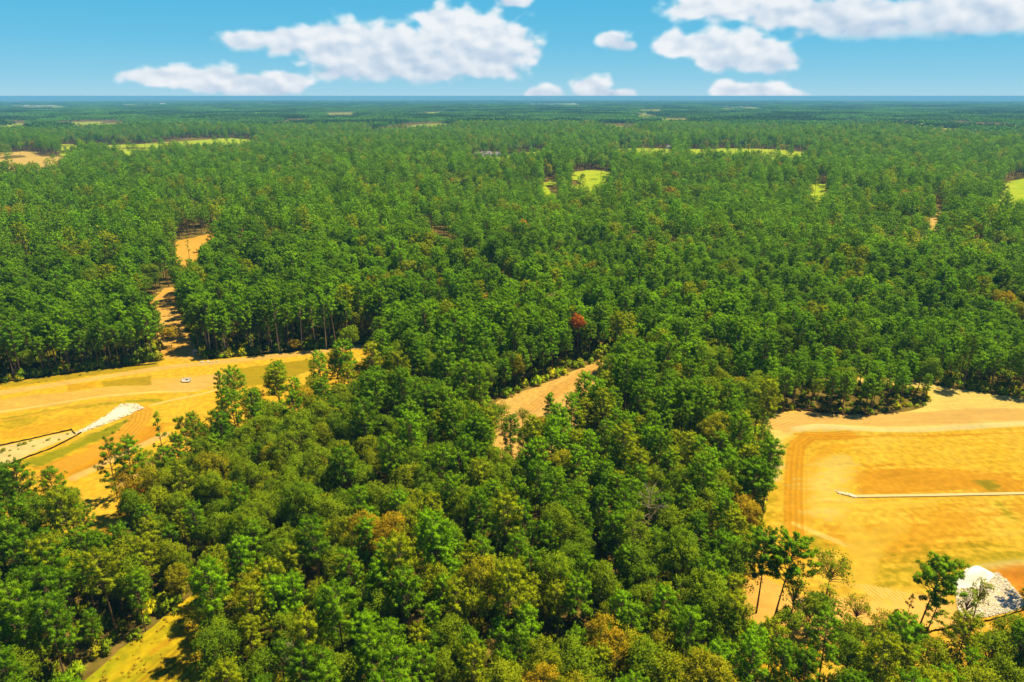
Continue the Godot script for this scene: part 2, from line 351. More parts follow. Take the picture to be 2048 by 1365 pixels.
# crown and trunk of a broad-leaved tree
func broadleaf(seed_: int, h: float, from: float, reach: float, lumps: int, leaves: int, wide: float, sparse := false) -> Array:
	rng.seed = seed_
	var crown := Soup.new()
	var wood := Soup.new()
	var detail := leaves > 14
	var fork := h * from * rng.randf_range(0.9, 1.15)
	wood.limb(Vector3(0, -0.4, 0), Vector3(0.1, fork, 0.1), h * 0.014, h * 0.009, 6 if detail else 3)
	var cy := h * (from * 0.75 + 0.98) / 2.0
	var ry := h * 0.985 - cy
	var lobes := []
	for i in 7:
		lobes.append([ball(), rng.randf_range(0.15, 0.5)])
	if detail:
		wood.limb(Vector3(0.1, fork, 0.1), Vector3(0, h * 0.88, 0), h * 0.008, 0.03, 4)
	for i in lumps:
		var d := ball()
		if d.y < -0.35:
			d.y = -d.y
		var swell := 0.76
		for lb in lobes:
			swell += lb[1] * maxf(0.0, d.dot(lb[0]) * 2.5 - 1.5)
		var u: float = swell * rng.randf_range(0.72, 1.0) * (1.0 if rng.randf() < 0.8 else 0.6)
		var at := Vector3(d.x * reach * u, cy + d.y * ry * minf(u, 1.04), d.z * reach * u)
		if detail and (sparse or i % 4 == 0):
			wood.limb(Vector3(0.1, lerpf(fork, at.y, 0.35), 0.1), at, 0.09, 0.025, 3)
		tuft(crown, at, rng.randf_range(0.7, 1.15) * (0.55 + reach * 0.1), leaves, wide, d, 0.15, rng.randf_range(0.8, 1.18), true)
	return [crown, wood]

func dead_tree(seed_: int, h: float) -> Soup:
	rng.seed = seed_
	var w := Soup.new()
	w.limb(Vector3(0, -0.4, 0), Vector3(0.2, h * 0.55, 0), h * 0.014, h * 0.009, 6)
	w.limb(Vector3(0.2, h * 0.55, 0), Vector3(0, h, 0.3), h * 0.009, 0.03, 5)
	for i in 22:
		var y := h * rng.randf_range(0.4, 0.95)
		var a := rng.randf() * TAU
		var l := (h - y) * 0.45 + rng.randf_range(0.8, 2.2)
		var d := Vector3(cos(a), rng.randf_range(0.2, 0.9), sin(a)).normalized()
		var root := Vector3(0.1, y, 0.1)
		var tip := root + d * l
		w.limb(root, tip, 0.1, 0.04, 4)
		for k in 6:
			var p := root.lerp(tip, rng.randf_range(0.35, 1.0))
			var e := (d + ball() * 0.9).normalized()
			w.limb(p, p + e * rng.randf_range(0.5, 1.4), 0.04, 0.015, 3)
	return w

# ---------------------------------------------------------------- soil painted in plan: sand, clay, thin grass, wheel marks
func streaks(p: Vector2, dir: Vector2, along: float, across: float, salt: float) -> float:
	return fine.get_noise_2d(p.dot(dir) / along * 40.0 + salt, p.dot(dir.orthogonal()) / across * 40.0)

func soil_map(bounds: Rect2, per_m: float, a: Color, b: Color, grain: Vector2, spread: float, marks: Array) -> ImageTexture:
	var w := int(bounds.size.x * per_m)
	var h := int(bounds.size.y * per_m)
	var im := Image.create(w, h, false, Image.FORMAT_RGB8)
	var warp := PackedFloat32Array()
	warp.resize(w * h)
	for y in h:
		for x in w:
			var p := bounds.position + Vector2(x + 0.5, y + 0.5) / per_m
			var big := fine.get_noise_2d(p.x * 2.2, p.y * 2.2)
			var s := streaks(p, grain, 14.0, 1.6, 70.0)
			var small := fine.get_noise_2d(p.x * 30.0, p.y * 30.0)
			warp[y * w + x] = big * 0.55 + small * 0.3 + s * 0.4
			var t := clampf(0.5 + (big * 0.9 + s * 0.75 + small * 0.25) * spread, 0.0, 1.0)
			im.set_pixel(x, y, a.lerp(b, t) * (1.0 + small * 0.16 + s * 0.05))
	for m in marks:
		mark(im, bounds, per_m, warp, outline(SOIL[m[0]]) if m[0] is String else m[0], m[1], m[2], m[3], m[4], m[5] if m.size() > 5 else 0.0)
	return ImageTexture.create_from_image(im)

# kind: area (size = softness of its edge), lane (size = width), ruts (size = width of a bundle of wheel marks)
func mark(im: Image, bounds: Rect2, per_m: float, warp: PackedFloat32Array, pts: PackedVector2Array, kind: String, size: float, col: Color, strength: float, ragged: float) -> void:
	var w := im.get_width()
	var h := im.get_height()
	var box := box_of(pts).grow(size + 1.0)
	var x0 := clampi(int((box.position.x - bounds.position.x) * per_m), 0, w)
	var x1 := clampi(int((box.end.x - bounds.position.x) * per_m) + 1, 0, w)
	var y0 := clampi(int((box.position.y - bounds.position.y) * per_m), 0, h)
	var y1 := clampi(int((box.end.y - bounds.position.y) * per_m) + 1, 0, h)
	var area := kind == "area"
	var n := pts.size()
	var segs := n if area else n - 1
	var rag := ragged if ragged > 0.0 else size
	for y in range(y0, y1):
		for x in range(x0, x1):
			var p := bounds.position + Vector2(x + 0.5, y + 0.5) / per_m
			var best := 1e9
			var off := 0.0
			for i in segs:
				var u := pts[i]
				var v := pts[(i + 1) % n]
				var e := v - u
				var k := clampf((p - u).dot(e) / maxf(e.length_squared(), 0.001), 0.0, 1.0)
				var d2 := p.distance_squared_to(u + e * k)
				if d2 < best:
					best = d2
					off = e.normalized().cross(p - u)
			var d := sqrt(best)
			var wv := warp[y * w + x]
			var cover := 0.0
			if area:
				if Geometry2D.is_point_in_polygon(p, pts):
					d = -d
				cover = smoothstep(size, -size, d + wv * rag * 2.0)
			elif kind == "lane":
				cover = smoothstep(size * 0.5 + 0.3, size * 0.5 - 0.3, d + wv * rag * 0.5)
			else:
				cover = smoothstep(size * 0.5 + 0.6, size * 0.5 - 0.6, d) * clampf(0.5 + 0.9 * sin(off * 4.4 + wv * 2.0) + wv, 0.0, 1.0)
			if cover > 0.004:
				im.set_pixel(x, y, im.get_pixel(x, y).lerp(col * (1.0 + wv * 0.16), cover * strength))

# a sheet of ground cut to an outline, with banks and hollows: banks = [[line, width, height], ...]
func sheet(called: String, key: String, pts: PackedVector2Array, cell: float, up: float, mat: Material, bounds: Rect2, banks: Array, label: String) -> MeshInstance3D:
	var box := box_of(pts)
	var st := SurfaceTool.new()
	st.begin(Mesh.PRIMITIVE_TRIANGLES)
	st.set_smooth_group(0)
	var nx := int(ceil(box.size.x / cell))
	var nz := int(ceil(box.size.y / cell))
	var inn := PackedByteArray()
	inn.resize((nx + 1) * (nz + 1))
	for j in nz + 1:
		for i in nx + 1:
			inn[j * (nx + 1) + i] = 1 if Geometry2D.is_point_in_polygon(box.position + Vector2(i, j) * cell, pts) else 0
	var touched := {}
	for i in pts.size():   # cells that the outline crosses
		var a := pts[i]
		var b := pts[(i + 1) % pts.size()]
		var n := maxi(1, int(a.distance_to(b) / cell * 4.0))
		for k in n + 1:
			var q := (a.lerp(b, float(k) / n) - box.position) / cell
			touched[Vector2i(int(q.x), int(q.y))] = true
	for j in nz:
		for i in nx:
			var p := box.position + Vector2(i, j) * cell
			var sq := PackedVector2Array([p, p + Vector2(cell, 0), p + Vector2(cell, cell), p + Vector2(0, cell)])
			var pieces := []
			if touched.has(Vector2i(i, j)):
				pieces = Geometry2D.intersect_polygons(sq, pts)
			elif inn[j * (nx + 1) + i] or inn[j * (nx + 1) + i + 1] or inn[(j + 1) * (nx + 1) + i]:
				pieces = [sq]
			for pc in pieces:
				var ids := Geometry2D.triangulate_polygon(pc)
				for k in range(0, ids.size(), 3):
					var t := [pc[ids[k]], pc[ids[k + 1]], pc[ids[k + 2]]]
					if (t[1] - t[0]).cross(t[2] - t[0]) < 0.0:
						t = [t[0], t[2], t[1]]
					for q in t:
						var y := ground_y(q.x, q.y) + up
						for bk in banks:
							var best := 1e9
							for s in bk[0].size() - 1:
								best = minf(best, q.distance_squared_to(Geometry2D.get_closest_point_to_segment(q, bk[0][s], bk[0][s + 1])))
							if best < bk[1] * bk[1]:
								y += bk[2] * pow(cos(sqrt(best) / bk[1] * PI / 2.0), 2.0)
						y += maxf(0.0, fine.get_noise_2d(q.x * 6.0, q.y * 6.0)) * 0.25
						st.set_uv((q - bounds.position) / bounds.size)
						st.add_vertex(Vector3(q.x, y, q.y))
	st.index()
	st.generate_normals()
	var o := part(called, st.commit(), mat)
	tag(o, label, "", "", "structure")
	return o

func earth_mat(called: String, tex: Texture2D, grain: Texture2D, tile: float) -> StandardMaterial3D:
	var m := StandardMaterial3D.new()
	m.resource_name = called
	m.albedo_texture = tex
	m.roughness = 0.95
	m.metallic_specular = 0.15
	m.heightmap_enabled = false
	m.normal_enabled = true
	m.normal_texture = grain
	m.normal_scale = 0.6
	m.uv1_triplanar = false
	return m

func scatter(called: String, m: Mesh, spots: Array, parent: Node) -> void:
	# spots: [Transform3D, Color]
	var buf := PackedFloat32Array()
	buf.resize(spots.size() * 16)
	var k := 0
	for s in spots:
		var b: Basis = s[0].basis
		var o: Vector3 = s[0].origin
		var c: Color = s[1]
		for r in 3:
			buf[k] = b.x[r]
			buf[k + 1] = b.y[r]
			buf[k + 2] = b.z[r]
			buf[k + 3] = o[r]
			k += 4
		buf[k] = c.r
		buf[k + 1] = c.g
		buf[k + 2] = c.b
		buf[k + 3] = 1.0
		k += 4
	var mm := MultiMesh.new()
	mm.transform_format = MultiMesh.TRANSFORM_3D
	mm.use_colors = true
	mm.mesh = m
	mm.instance_count = spots.size()
	mm.buffer = buf
	var o := MultiMeshInstance3D.new()
	o.name = called
	o.multimesh = mm
	o.set_meta("kind", "stuff")
	parent.add_child(o, true)

# ---------------------------------------------------------------- sky
func cloudy_sky() -> ImageTexture:
	var w := 4096
	var h := 2048
	var im := Image.create(w, h, false, Image.FORMAT_RGB8)
	var stops := [[0.0, Color8(172, 214, 234)], [1.2, Color8(146, 207, 232)], [4.0, Color8(108, 194, 230)], [8.0, Color8(82, 182, 226)], [18.0, Color8(52, 142, 208)], [45.0, Color8(30, 96, 176)], [90.0, Color8(22, 74, 150)]]
	var row_of := func(e: float) -> Color:
		for i in range(1, stops.size()):
			if e <= stops[i][0]:
				return stops[i - 1][1].lerp(stops[i][1], (e - stops[i - 1][0]) / (stops[i][0] - stops[i - 1][0]))
		return stops[-1][1]
	for y in h:
		var e := 90.0 - (y + 0.5) * 180.0 / h
		im.fill_rect(Rect2i(0, y, w, 1), Color8(168, 208, 228) if e < 0.0 else row_of.call(e))
	rng.seed = 77
	var all := CLOUDS.duplicate()
	for i in 26:   # the same kind of clouds go on round the horizon and higher up
		var az := 50.0 + i * 10.3 + rng.randf_range(-4, 4)
		var el := rng.randf_range(0.5, 9.0) if i % 3 else rng.randf_range(10.0, 26.0)
		var big := rng.randf_range(2.0, 5.0)
		var row := []
		for k in 7:
			row.append_array([az + rng.randf_range(-2.2, 2.2) * big, el + rng.randf_range(0.0, 0.5) * big, big * rng.randf_range(0.6, 1.1), big * rng.randf_range(0.25, 0.5)])
		all.append([el - 0.2 * big, row])
	var puff := FastNoiseLite.new()
	puff.seed = 5
	puff.frequency = 0.26
	puff.fractal_octaves = 4
	puff.fractal_gain = 0.42
	var per := w / 360.0
	for c in all:
		var base: float = c[0]
		var l: Array = c[1]
		var box := Rect2(Vector2(l[0], l[1]), Vector2.ZERO)
		for k in range(0, l.size(), 4):
			box = box.merge(Rect2(l[k] - l[k + 2] * 1.3, l[k + 1] - l[k + 3] * 1.3, l[k + 2] * 2.6, l[k + 3] * 2.6))
		for y in range(int((90.0 - box.end.y) * per), int((90.0 - maxf(0.0, box.position.y)) * per)):
			var e := 90.0 - (y + 0.5) / per
			for x in range(int((box.position.x + 180.0) * per), int((box.end.x + 180.0) * per)):
				var a := (x + 0.5) / per - 180.0
				var d := -1.0
				for k in range(0, l.size(), 4):
					var u: float = (a - l[k]) / l[k + 2]
					var v: float = (e - l[k + 1]) / l[k + 3]
					d = maxf(d, 1.0 - sqrt(u * u + v * v))
				if d < -0.3:
					continue
				var n := puff.get_noise_2d(a * 1.5, e * 2.4) * 1.15
				var dense := d + n * 0.36
				var cover := smoothstep(-0.03, 0.36, dense) * smoothstep(base - 0.55, base + 0.35 + n * 0.3, e)
				if cover <= 0.0:
					continue
				var lit := puff.get_noise_2d((a - 0.4) * 1.5, (e - 0.4) * 2.4) * 1.15
				var high := clampf((e - base) / maxf(box.end.y - base, 0.5) * 1.5, 0.0, 1.0)
				var bright := clampf(0.26 + high * 0.66 + (n - lit) * 0.35 + n * 0.25 + smoothstep(0.7, 0.1, dense) * 0.15, 0.0, 1.0)
				var px := posmod(x - w / 2, w)
				im.set_pixel(px, y, im.get_pixel(px, y).lerp(Color8(184, 205, 228).lerp(Color8(246, 247, 250), bright), cover * 0.95))
	return ImageTexture.create_from_image(im)

func _ready() -> void:
	# camera
	var cam := Camera3D.new()
	cam.name = "camera"
	cam.position = EYE
	cam.rotation_degrees.x = -PITCH
	cam.fov = 53.1
	cam.near = 1.0
	cam.far = 90000.0
	add_child(cam)
	# sun and air
	sun_dir = Vector3(0.93 * cos(deg_to_rad(64)), sin(deg_to_rad(64)), -0.37 * cos(deg_to_rad(64))).normalized()
	var sun := DirectionalLight3D.new()
	sun.name = "sun"
	sun.light_color = Color(1.0, 0.92, 0.74)
	sun.light_energy = 1.6
	sun.light_angular_distance = 0.5
	sun.shadow_enabled = true
	sun.basis = Basis.looking_at(-sun_dir)
	add_child(sun)
	for nz in [[hills, 11, 0.0016, 4], [stand, 23, 0.006, 3], [fine, 31, 0.012, 4]]:
		nz[0].seed = nz[1]
		nz[0].frequency = nz[2]
		nz[0].fractal_octaves = nz[3]
	var env := Environment.new()
	env.background_mode = Environment.BG_SKY
	var sky_mat := PanoramaSkyMaterial.new()
	sky_mat.panorama = cloudy_sky()
	env.sky = Sky.new()
	env.sky.sky_material = sky_mat
	env.background_energy_multiplier = 0.57
	env.tonemap_mode = Environment.TONE_MAPPER_LINEAR
	env.tonemap_exposure = 1.75
	env.fog_enabled = true
	env.fog_density = 0.00009
	env.fog_light_color = Color(0.48, 0.81, 1.0)
	env.sdfgi_enabled = true
	env.ssao_enabled = true
	env.ssil_enabled = true
	var we := WorldEnvironment.new()
	we.name = "environment"
	we.environment = env
	add_child(we)
	for d in [CLEARINGS, FAR_FIELDS, ZONES]:
		for k in d:
			polys[k] = outline(d[k])
			boxes[k] = box_of(polys[k])
	far_fields = FAR_FIELDS.keys()
	rng.seed = 64
	for i in 11:   # farther pastures, oval clearings in the wood
		var z := -rng.randf_range(1900.0, 6500.0)
		var c := Vector2(rng.randf_range(-0.72, 0.72) * -z, z)
		var w := rng.randf_range(50.0, 150.0)
		var d := rng.randf_range(300.0, 520.0) * (1.0 + -z / 6000.0)
		var ring := PackedVector2Array()
		for k in 10:
			ring.append(c + Vector2(cos(TAU * k / 10) * w, sin(TAU * k / 10) * d) * rng.randf_range(0.7, 1.1))
		var key := "lot_field_%d" % i
		polys[key] = ring
		boxes[key] = box_of(ring)
		far_fields.append(key)
	build_ground()
	build_forest()
	build_works()
	build_houses()
	print("parts ", get_child_count())

# ---------------------------------------------------------------- ground
func build_ground() -> void:
	var st := SurfaceTool.new()
	st.begin(Mesh.PRIMITIVE_TRIANGLES)
	st.set_smooth_group(0)
	var rings := [0.0]
	var r := 30.0
	while r < 24000.0:
		rings.append(r)
		r *= 1.055
	var spokes := 240
	for i in rings.size() - 1:
		for j in spokes:
			var a0 := TAU * j / spokes
			var a1 := TAU * (j + 1) / spokes
			var q := []
			for e in [[rings[i], a0], [rings[i + 1], a0], [rings[i + 1], a1], [rings[i], a1]]:
				var x: float = e[0] * sin(e[1])
				var z: float = e[0] * cos(e[1])
				q.append(Vector3(x, ground_y(x, z), z))
			for t in ([[0, 3, 2], [0, 2, 1]] if i > 0 else [[0, 2, 1]]):
				for k in t:
					st.set_uv(Vector2(q[k].x, q[k].z) / 60.0)
					st.add_vertex(q[k])
	st.index()
	st.generate_normals()
	var litter := NoiseTexture2D.new()
	litter.width = 512
	litter.height = 512
	litter.seamless = true
	var ln := FastNoiseLite.new()
	ln.seed = 3
	ln.frequency = 0.03
	ln.fractal_octaves = 5
	litter.noise = ln
	var ramp := Gradient.new()
	ramp.set_color(0, Color(0.34, 0.27, 0.14))
	ramp.set_color(1, Color(0.52, 0.4, 0.22))
	ramp.add_point(0.5, Color(0.4, 0.36, 0.15))
	litter.color_ramp = ramp
	var gm := StandardMaterial3D.new()
	gm.resource_name = "forest_floor"
	gm.albedo_texture = litter
	gm.roughness = 1.0
	gm.metallic_specular = 0.1
	tag(part("ground", st.commit(), gm), "leaf littered forest floor running to the horizon", "", "", "structure")

	var grit := NoiseTexture2D.new()
	grit.width = 512
	grit.height = 512
	grit.seamless = true
	grit.as_normal_map = true
	grit.bump_strength = 3.0
	var gn := FastNoiseLite.new()
	gn.seed = 9
	gn.frequency = 0.05
	gn.fractal_octaves = 4
	grit.noise = gn
	var soil := func(called: String, tex: Texture2D) -> StandardMaterial3D:
		var m := StandardMaterial3D.new()
		m.resource_name = called
		m.albedo_texture = tex
		m.texture_repeat = false
		m.roughness = 0.95
		m.metallic_specular = 0.15
		return m

	# the golden field with its sand road
	var gold := Color(0.668, 0.529, 0.0935)
	var straw := Color(0.684, 0.568, 0.185)
	var peach := Color(0.69, 0.57, 0.31)
	var cream := Color(0.699, 0.624, 0.339)
	var pale := Color(0.699, 0.64, 0.431)
	var rust := Color(0.629, 0.42, 0.0583)
	var clay := Color(0.653, 0.375, 0.1)
	var olive := Color(0.47, 0.45, 0.05)
	var green := Color(0.357, 0.4, 0.046)
	var p := rough(polys["field"], 3.0, 1.6)
	var b := box_of(p).grow(1.0)
	var tex := soil_map(b, 4.0, gold, straw, Vector2(1, -0.06).normalized(), 0.75, [
		["f_orange2", "area", 4.0, rust, 0.4, 7.0], ["f_orange", "area", 2.0, rust, 0.6, 3.5], ["f_orange3", "area", 2.0, rust, 0.4, 4.0],
		["f_green3", "area", 5.0, olive, 0.65, 9.0], ["f_green4", "area", 2.5, olive, 0.6], ["f_green", "area", 1.2, green, 0.6], ["f_green2", "area", 1.2, green, 0.5],
		["f_edge", "area", 2.0, olive, 0.5], ["f_tracks", "lane", 5.0, Color(0.66, 0.448, 0.061), 0.6, 2.0], ["f_tracks2", "lane", 3.0, Color(0.668, 0.479, 0.093), 0.4, 3.0],
		["f_cream", "area", 2.5, cream, 0.7, 7.0], ["f_cream2", "lane", 3.5, straw, 0.7, 3.0], ["f_diag", "lane", 2.0, cream, 0.8, 0.7],
		["f_y1", "lane", 5.5, straw, 0.75, 11.0], ["f_y2", "lane", 4.5, straw, 0.65, 11.0],
		["f_slope", "area", 1.5, Color(0.735, 0.573, 0.277), 0.95], ["f_peach2", "area", 1.5, pale, 0.7], ["f_bare", "area", 1.5, clay, 0.7],
		["f_road", "area", 1.6, cream, 0.95], ["f_peach", "lane", 11.0, peach, 0.95, 3.0], ["f_ridge", "lane", 3.5, pale, 0.8, 1.0], ["f_pale", "area", 2.0, pale, 0.8],
		["f_peach", "ruts", 9.0, Color(0.622, 0.448, 0.2), 0.35], ["f_tracks", "ruts", 6.0, Color(0.56, 0.4, 0.061), 0.4], ["f_line1", "lane", 0.7, rust, 0.7, 0.5],
	])
	sheet("sand_field", "field", p, 1.5, 0.05, soil.call("field_soil", tex), b, [
		[outline(SOIL["f_ridge"]), 4.0, 0.9], [outline(SOIL["f_peach"]), 7.0, -0.04],
	], "golden dry field ringed by a pale sand road with wheel tracks")

	# the graded basin on the other side
	p = rough(polys["basin"], 3.0, 1.6)
	b = box_of(p).grow(1.0)
	tex = soil_map(b, 3.5, Color(0.707, 0.583, 0.162), Color(0.688, 0.544, 0.096), Vector2(1, 0.28).normalized(), 0.7, [
		["b_band", "area", 1.5, Color(0.684, 0.56, 0.246), 0.95], ["b_topgreen", "area", 1.5, Color(0.518, 0.457, 0.061), 0.8],
		["b_lane", "lane", 5.0, Color(0.691, 0.568, 0.292), 0.95, 0.8], ["b_green1", "area", 0.6, Color(0.518, 0.449, 0.061), 0.8, 0.5], ["b_green2", "area", 0.6, Color(0.605, 0.463, 0.077), 0.6, 0.5],
		["b_grass", "area", 0.8, Color(0.531, 0.465, 0.046), 0.9, 0.6], ["b_olive", "area", 1.5, Color(0.462, 0.457, 0.053), 0.85], ["b_olive2", "area", 2.0, olive, 0.5],
		["b_orangea", "area", 3.0, rust, 0.3], ["b_bench", "lane", 2.5, Color(0.676, 0.527, 0.154), 0.7, 1.5], ["b_line", "lane", 1.6, cream, 0.9, 0.6],
		["b_rills", "area", 1.0, peach, 0.6], ["b_wash", "area", 1.0, pale, 0.9], ["b_washl", "area", 1.5, pale, 0.8], ["b_orangeb", "area", 2.0, Color(0.668, 0.448, 0.077), 0.7],
		["b_green3", "area", 1.6, Color(0.434, 0.449, 0.039), 0.85], ["b_ruts", "lane", 8.0, Color(0.684, 0.527, 0.169), 0.8, 2.0], ["b_ruts", "ruts", 7.0, Color(0.605, 0.416, 0.077), 0.5],
		["b_ruts2", "ruts", 4.0, Color(0.56, 0.4, 0.061), 0.5], ["b_peachlane", "lane", 3.6, peach, 0.95, 0.6], ["b_lane2", "lane", 5.0, peach, 0.7, 3.0], ["b_clay", "area", 1.5, Color(0.66, 0.32, 0.061), 0.85],
		["b_water", "lane", 1.6, pale, 0.7, 1.2],
	])
	sheet("graded_basin", "basin", p, 1.5, 0.05, soil.call("basin_soil", tex), b, [
		[outline(SOIL["b_line"]), 3.0, 0.7], [outline(SOIL["b_peachlane"]), 4.0, 0.8], [outline(SOIL["b_bench"]), 3.0, 0.5], [outline(SOIL["b_lane"]), 5.0, 0.5],
	], "graded sandy basin with grass strips and wheel tracks on its banks")

	for s in [
		["dirt_road", "road", 3.5, peach, Color(0.68, 0.54, 0.27), "bare dirt road cut through the middle of the wood"],
		["sand_track", "track", 2.2, Color(0.7, 0.57, 0.29), Color(0.68, 0.51, 0.2), "sandy track climbing away through tall pines"],
		["sand_opening", "opening", 1.5, Color(0.707, 0.554, 0.229), Color(0.688, 0.516, 0.172), "distant sandy opening between tall pines, above the sandy track"],
		["side_track", "sidetrack", 3.0, peach, Color(0.637, 0.463, 0.185), "thin sandy track between the trees beside the golden field"],
		["grass_clearing", "meadow", 4.0, Color(0.5, 0.53, 0.05), Color(0.62, 0.54, 0.07), "golden grass clearing among pines"],
		["forest_gap", "gap", 1.5, Color(0.44, 0.36, 0.19), Color(0.5, 0.39, 0.22), "shaded brushy gap between two stands of pines"],
	]:
		p = rough(polys[s[1]], 3.0, 1.5)
		b = box_of(p).grow(1.0)
		var marks := []
		if s[1] == "road":
			marks = [[outline([1.7, -212.0, 14.0, -232.0, 28.0, -252.0, 48.0, -275.0]), "ruts", 6.0, Color(0.576, 0.4, 0.154), 0.4]]
		if s[1] == "meadow":
			marks = [[outline([-56.0, -128.0, -64.0, -108.0, -76.0, -82.0]), "ruts", 9.0, Color(0.428, 0.32, 0.039), 0.5], [outline([-64.0, -120.0, -72.0, -108.0]), "lane", 3.0, Color(0.63, 0.439, 0.076), 0.5, 6.0]]
		sheet(s[0], s[1], p, 2.0, 0.05, soil.call(s[0] + "_soil", soil_map(b, s[2], s[3], s[4], Vector2(0.5, -0.85), 0.8, marks)), b, [], s[5])

	var nth := 0
	for k in far_fields:
		var tan_: bool = k in ["far_a", "far_n"]
		p = rough(polys[k], 18.0, 26.0)
		b = box_of(p).grow(2.0)
		var where: Vector3 = in_view(Vector3(b.get_center().x, 0, b.get_center().y))
		tex = soil_map(b, 256.0 / maxf(b.size.x, b.size.y), Color(0.649, 0.573, 0.248) if tan_ else Color(0.497, 0.592, 0.057) if not (k.begins_with("lot") or k in ["far_i", "far_j", "far_k", "far_l"]) or k.ends_with("3") else Color(0.401, 0.458, 0.153), Color(0.668, 0.554, 0.325) if tan_ else Color(0.592, 0.63, 0.096), Vector2(1, 0), 0.9, [])
		sheet("pasture", k, p, 14.0, 0.5, soil.call("pasture_soil_" + k, tex), b, [], "%s far beyond the wood, about %d percent across the photo" % ["tan bare field" if tan_ else "light green pasture", int(where.x * 100.0)])
		nth += 1

# ---------------------------------------------------------------- forest
var pine_tones := []
var leaf_tones := []
var bark: StandardMaterial3D
var dark_bark: StandardMaterial3D

func combined(pair: Array, leaf: Material) -> ArrayMesh:
	var m: ArrayMesh = pair[0].onto(ArrayMesh.new(), leaf)
	return pair[1].onto(m, bark)

func build_forest() -> void:
	bark = flat_mat("bark", Color(0.42, 0.33, 0.26), 0.95)
	dark_bark = flat_mat("dark_bark", Color(0.32, 0.25, 0.2), 0.95)
	var white_leaf := leaf_mat("foliage", Color(1, 1, 1))
	# leaf colours, linear, and the words for them
	pine_tones = [[Color(0.169, 0.342, 0.00144), "mid green"], [Color(0.122, 0.27, 0.00144), "dark green"], [Color(0.203, 0.428, 0.00144), "bright green"], [Color(0.299, 0.372, 0.0018), "yellowish green"], [Color(0.141, 0.337, 0.0018), "cool green"]]
	leaf_tones = [[Color(0.193, 0.286, 0.0036), "olive green"], [Color(0.258, 0.32, 0.0036), "yellow green"], [Color(0.141, 0.246, 0.0036), "deep green"], [Color(0.322, 0.32, 0.0045), "golden green"], [Color(0.2, 0.308, 0.0036), "mid green"], [Color(0.425, 0.308, 0.0063), "mustard"]]
	for t in pine_tones:
		t.append(leaf_mat("needles_" + t[1].replace(" ", "_"), t[0]))
	for t in leaf_tones:
		t.append(leaf_mat("leaves_" + t[1].replace(" ", "_"), t[0]))

	# kinds of trees: [crown and wood at full detail, the same for far away, height, name]
	var tall := []
	var young := []
	var broad := []
	for i in 4:
		var h: float = [22.0, 20.0, 24.0, 21.0][i]
		var fr: float = [0.52, 0.46, 0.56, 0.42][i]
		var re: float = [3.9, 3.5, 4.2, 3.6][i]
		var fo: float = [0.95, 0.8, 1.0, 0.75][i]
		tall.append([pine(100 + i, h, fr, re, 52, 25, 0.15, fo), pine(100 + i, h, fr, re, 34, 7, 0.48, fo), h])
	for i in 3:
		var h: float = [15.0, 16.5, 14.0][i]
		young.append([pine(200 + i, h, 0.42, 2.9, 44, 24, 0.14, 0.8), pine(200 + i, h, 0.42, 3.0, 28, 7, 0.46, 0.8), h])
	for i in 4:
		var h: float = [16.0, 14.0, 18.0, 15.0][i]
		var re: float = [3.7, 3.2, 4.1, 3.9][i]
		broad.append([broadleaf(300 + i, h, 0.34, re, 130, 44, 0.25), broadleaf(300 + i, h, 0.34, re, 60, 9, 0.7), h])
	var sets := [tall, young, broad]

	# places
	rng.seed = 4711
	var near := []   # [pos, set, variant, scale, turn, tone index]
	var pick := func(x: float, z: float, cell: float) -> Variant:
		var q := Vector2(x, z)
		var r := q.length()
		if is_clear(q, r > 350.0):
			return null
		var zone := 0
		if inside("grove", q):
			zone = 2
		elif inside("plantation", q):
			zone = 1
		var s := stand.get_noise_2d(x, z)
		var mix := s + rng.randf_range(-0.35, 0.35)
		var kind := 0
		if zone == 2:
			kind = 1 if rng.randf() < 0.9 else 2
		elif zone == 1:
			kind = 1 if mix < 0.3 else (0 if rng.randf() < 0.6 else 2)
		elif r < 260.0:
			kind = 2 if mix > (0.02 if x > -8.0 and x < 62.0 and z < -112.0 and z > -200.0 else 0.27) else (0 if rng.randf() < 0.7 else 1)
		else:
			kind = 2 if mix > 0.3 else 0
		var size := rng.randf_range(0.7, 1.14)
		if kind == 0 and r < 200.0:
			size *= 0.88
		var tone := 0
		var ts := stand.get_noise_2d(x * 3.0 + 300.0, z * 3.0) + rng.randf_range(-0.45, 0.45) 
		if kind == 2:
			tone = 2 if ts < -0.28 else (0 if ts < 0.0 else (4 if ts < 0.2 else (1 if ts < 0.5 else (3 if ts < 0.72 else 5))))
		else:
			ts = clampf(ts * 0.8 + 0.5, 0.0, 0.999)
			if r < 225.0:
				tone = 1 if ts < 0.28 else (0 if ts < 0.58 else (3 if ts < 0.82 else 2))
			else:
				tone = 1 if ts < 0.24 else (4 if ts < 0.4 else (0 if ts < 0.66 else (2 if ts < 0.93 else 3)))
		return [Vector3(x, ground_y(x, z), z), kind, rng.randi() % sets[kind].size(), size, rng.randf() * TAU, tone]

	var half := deg_to_rad(42.0)
	var cell := 5.0
	var cells := int(470.0 / cell)
	for j in range(12, cells):
		for i in range(-cells, cells):
			var x := (i + rng.randf_range(0.08, 0.92)) * cell
			var z := -(j + rng.randf_range(0.08, 0.92)) * cell
			var r := sqrt(x * x + z * z)
			if r > 470.0 or atan2(absf(x), -z - -25.0) > half:
				continue
			if rng.randf() < 0.06:
				continue
			var t: Variant = pick.call(x, z, cell)
			if t != null:
				near.append(t)

	# trees that stand out, each by itself: [kind, x, z, height, tone, label]
	lone_trees(sets)

	# the largest in view become things, the rest masses
	near.sort_custom(func(a, b): return a[0].distance_squared_to(EYE) < b[0].distance_squared_to(EYE))
	var counts := [0, 0, 0]
	var rest := {}
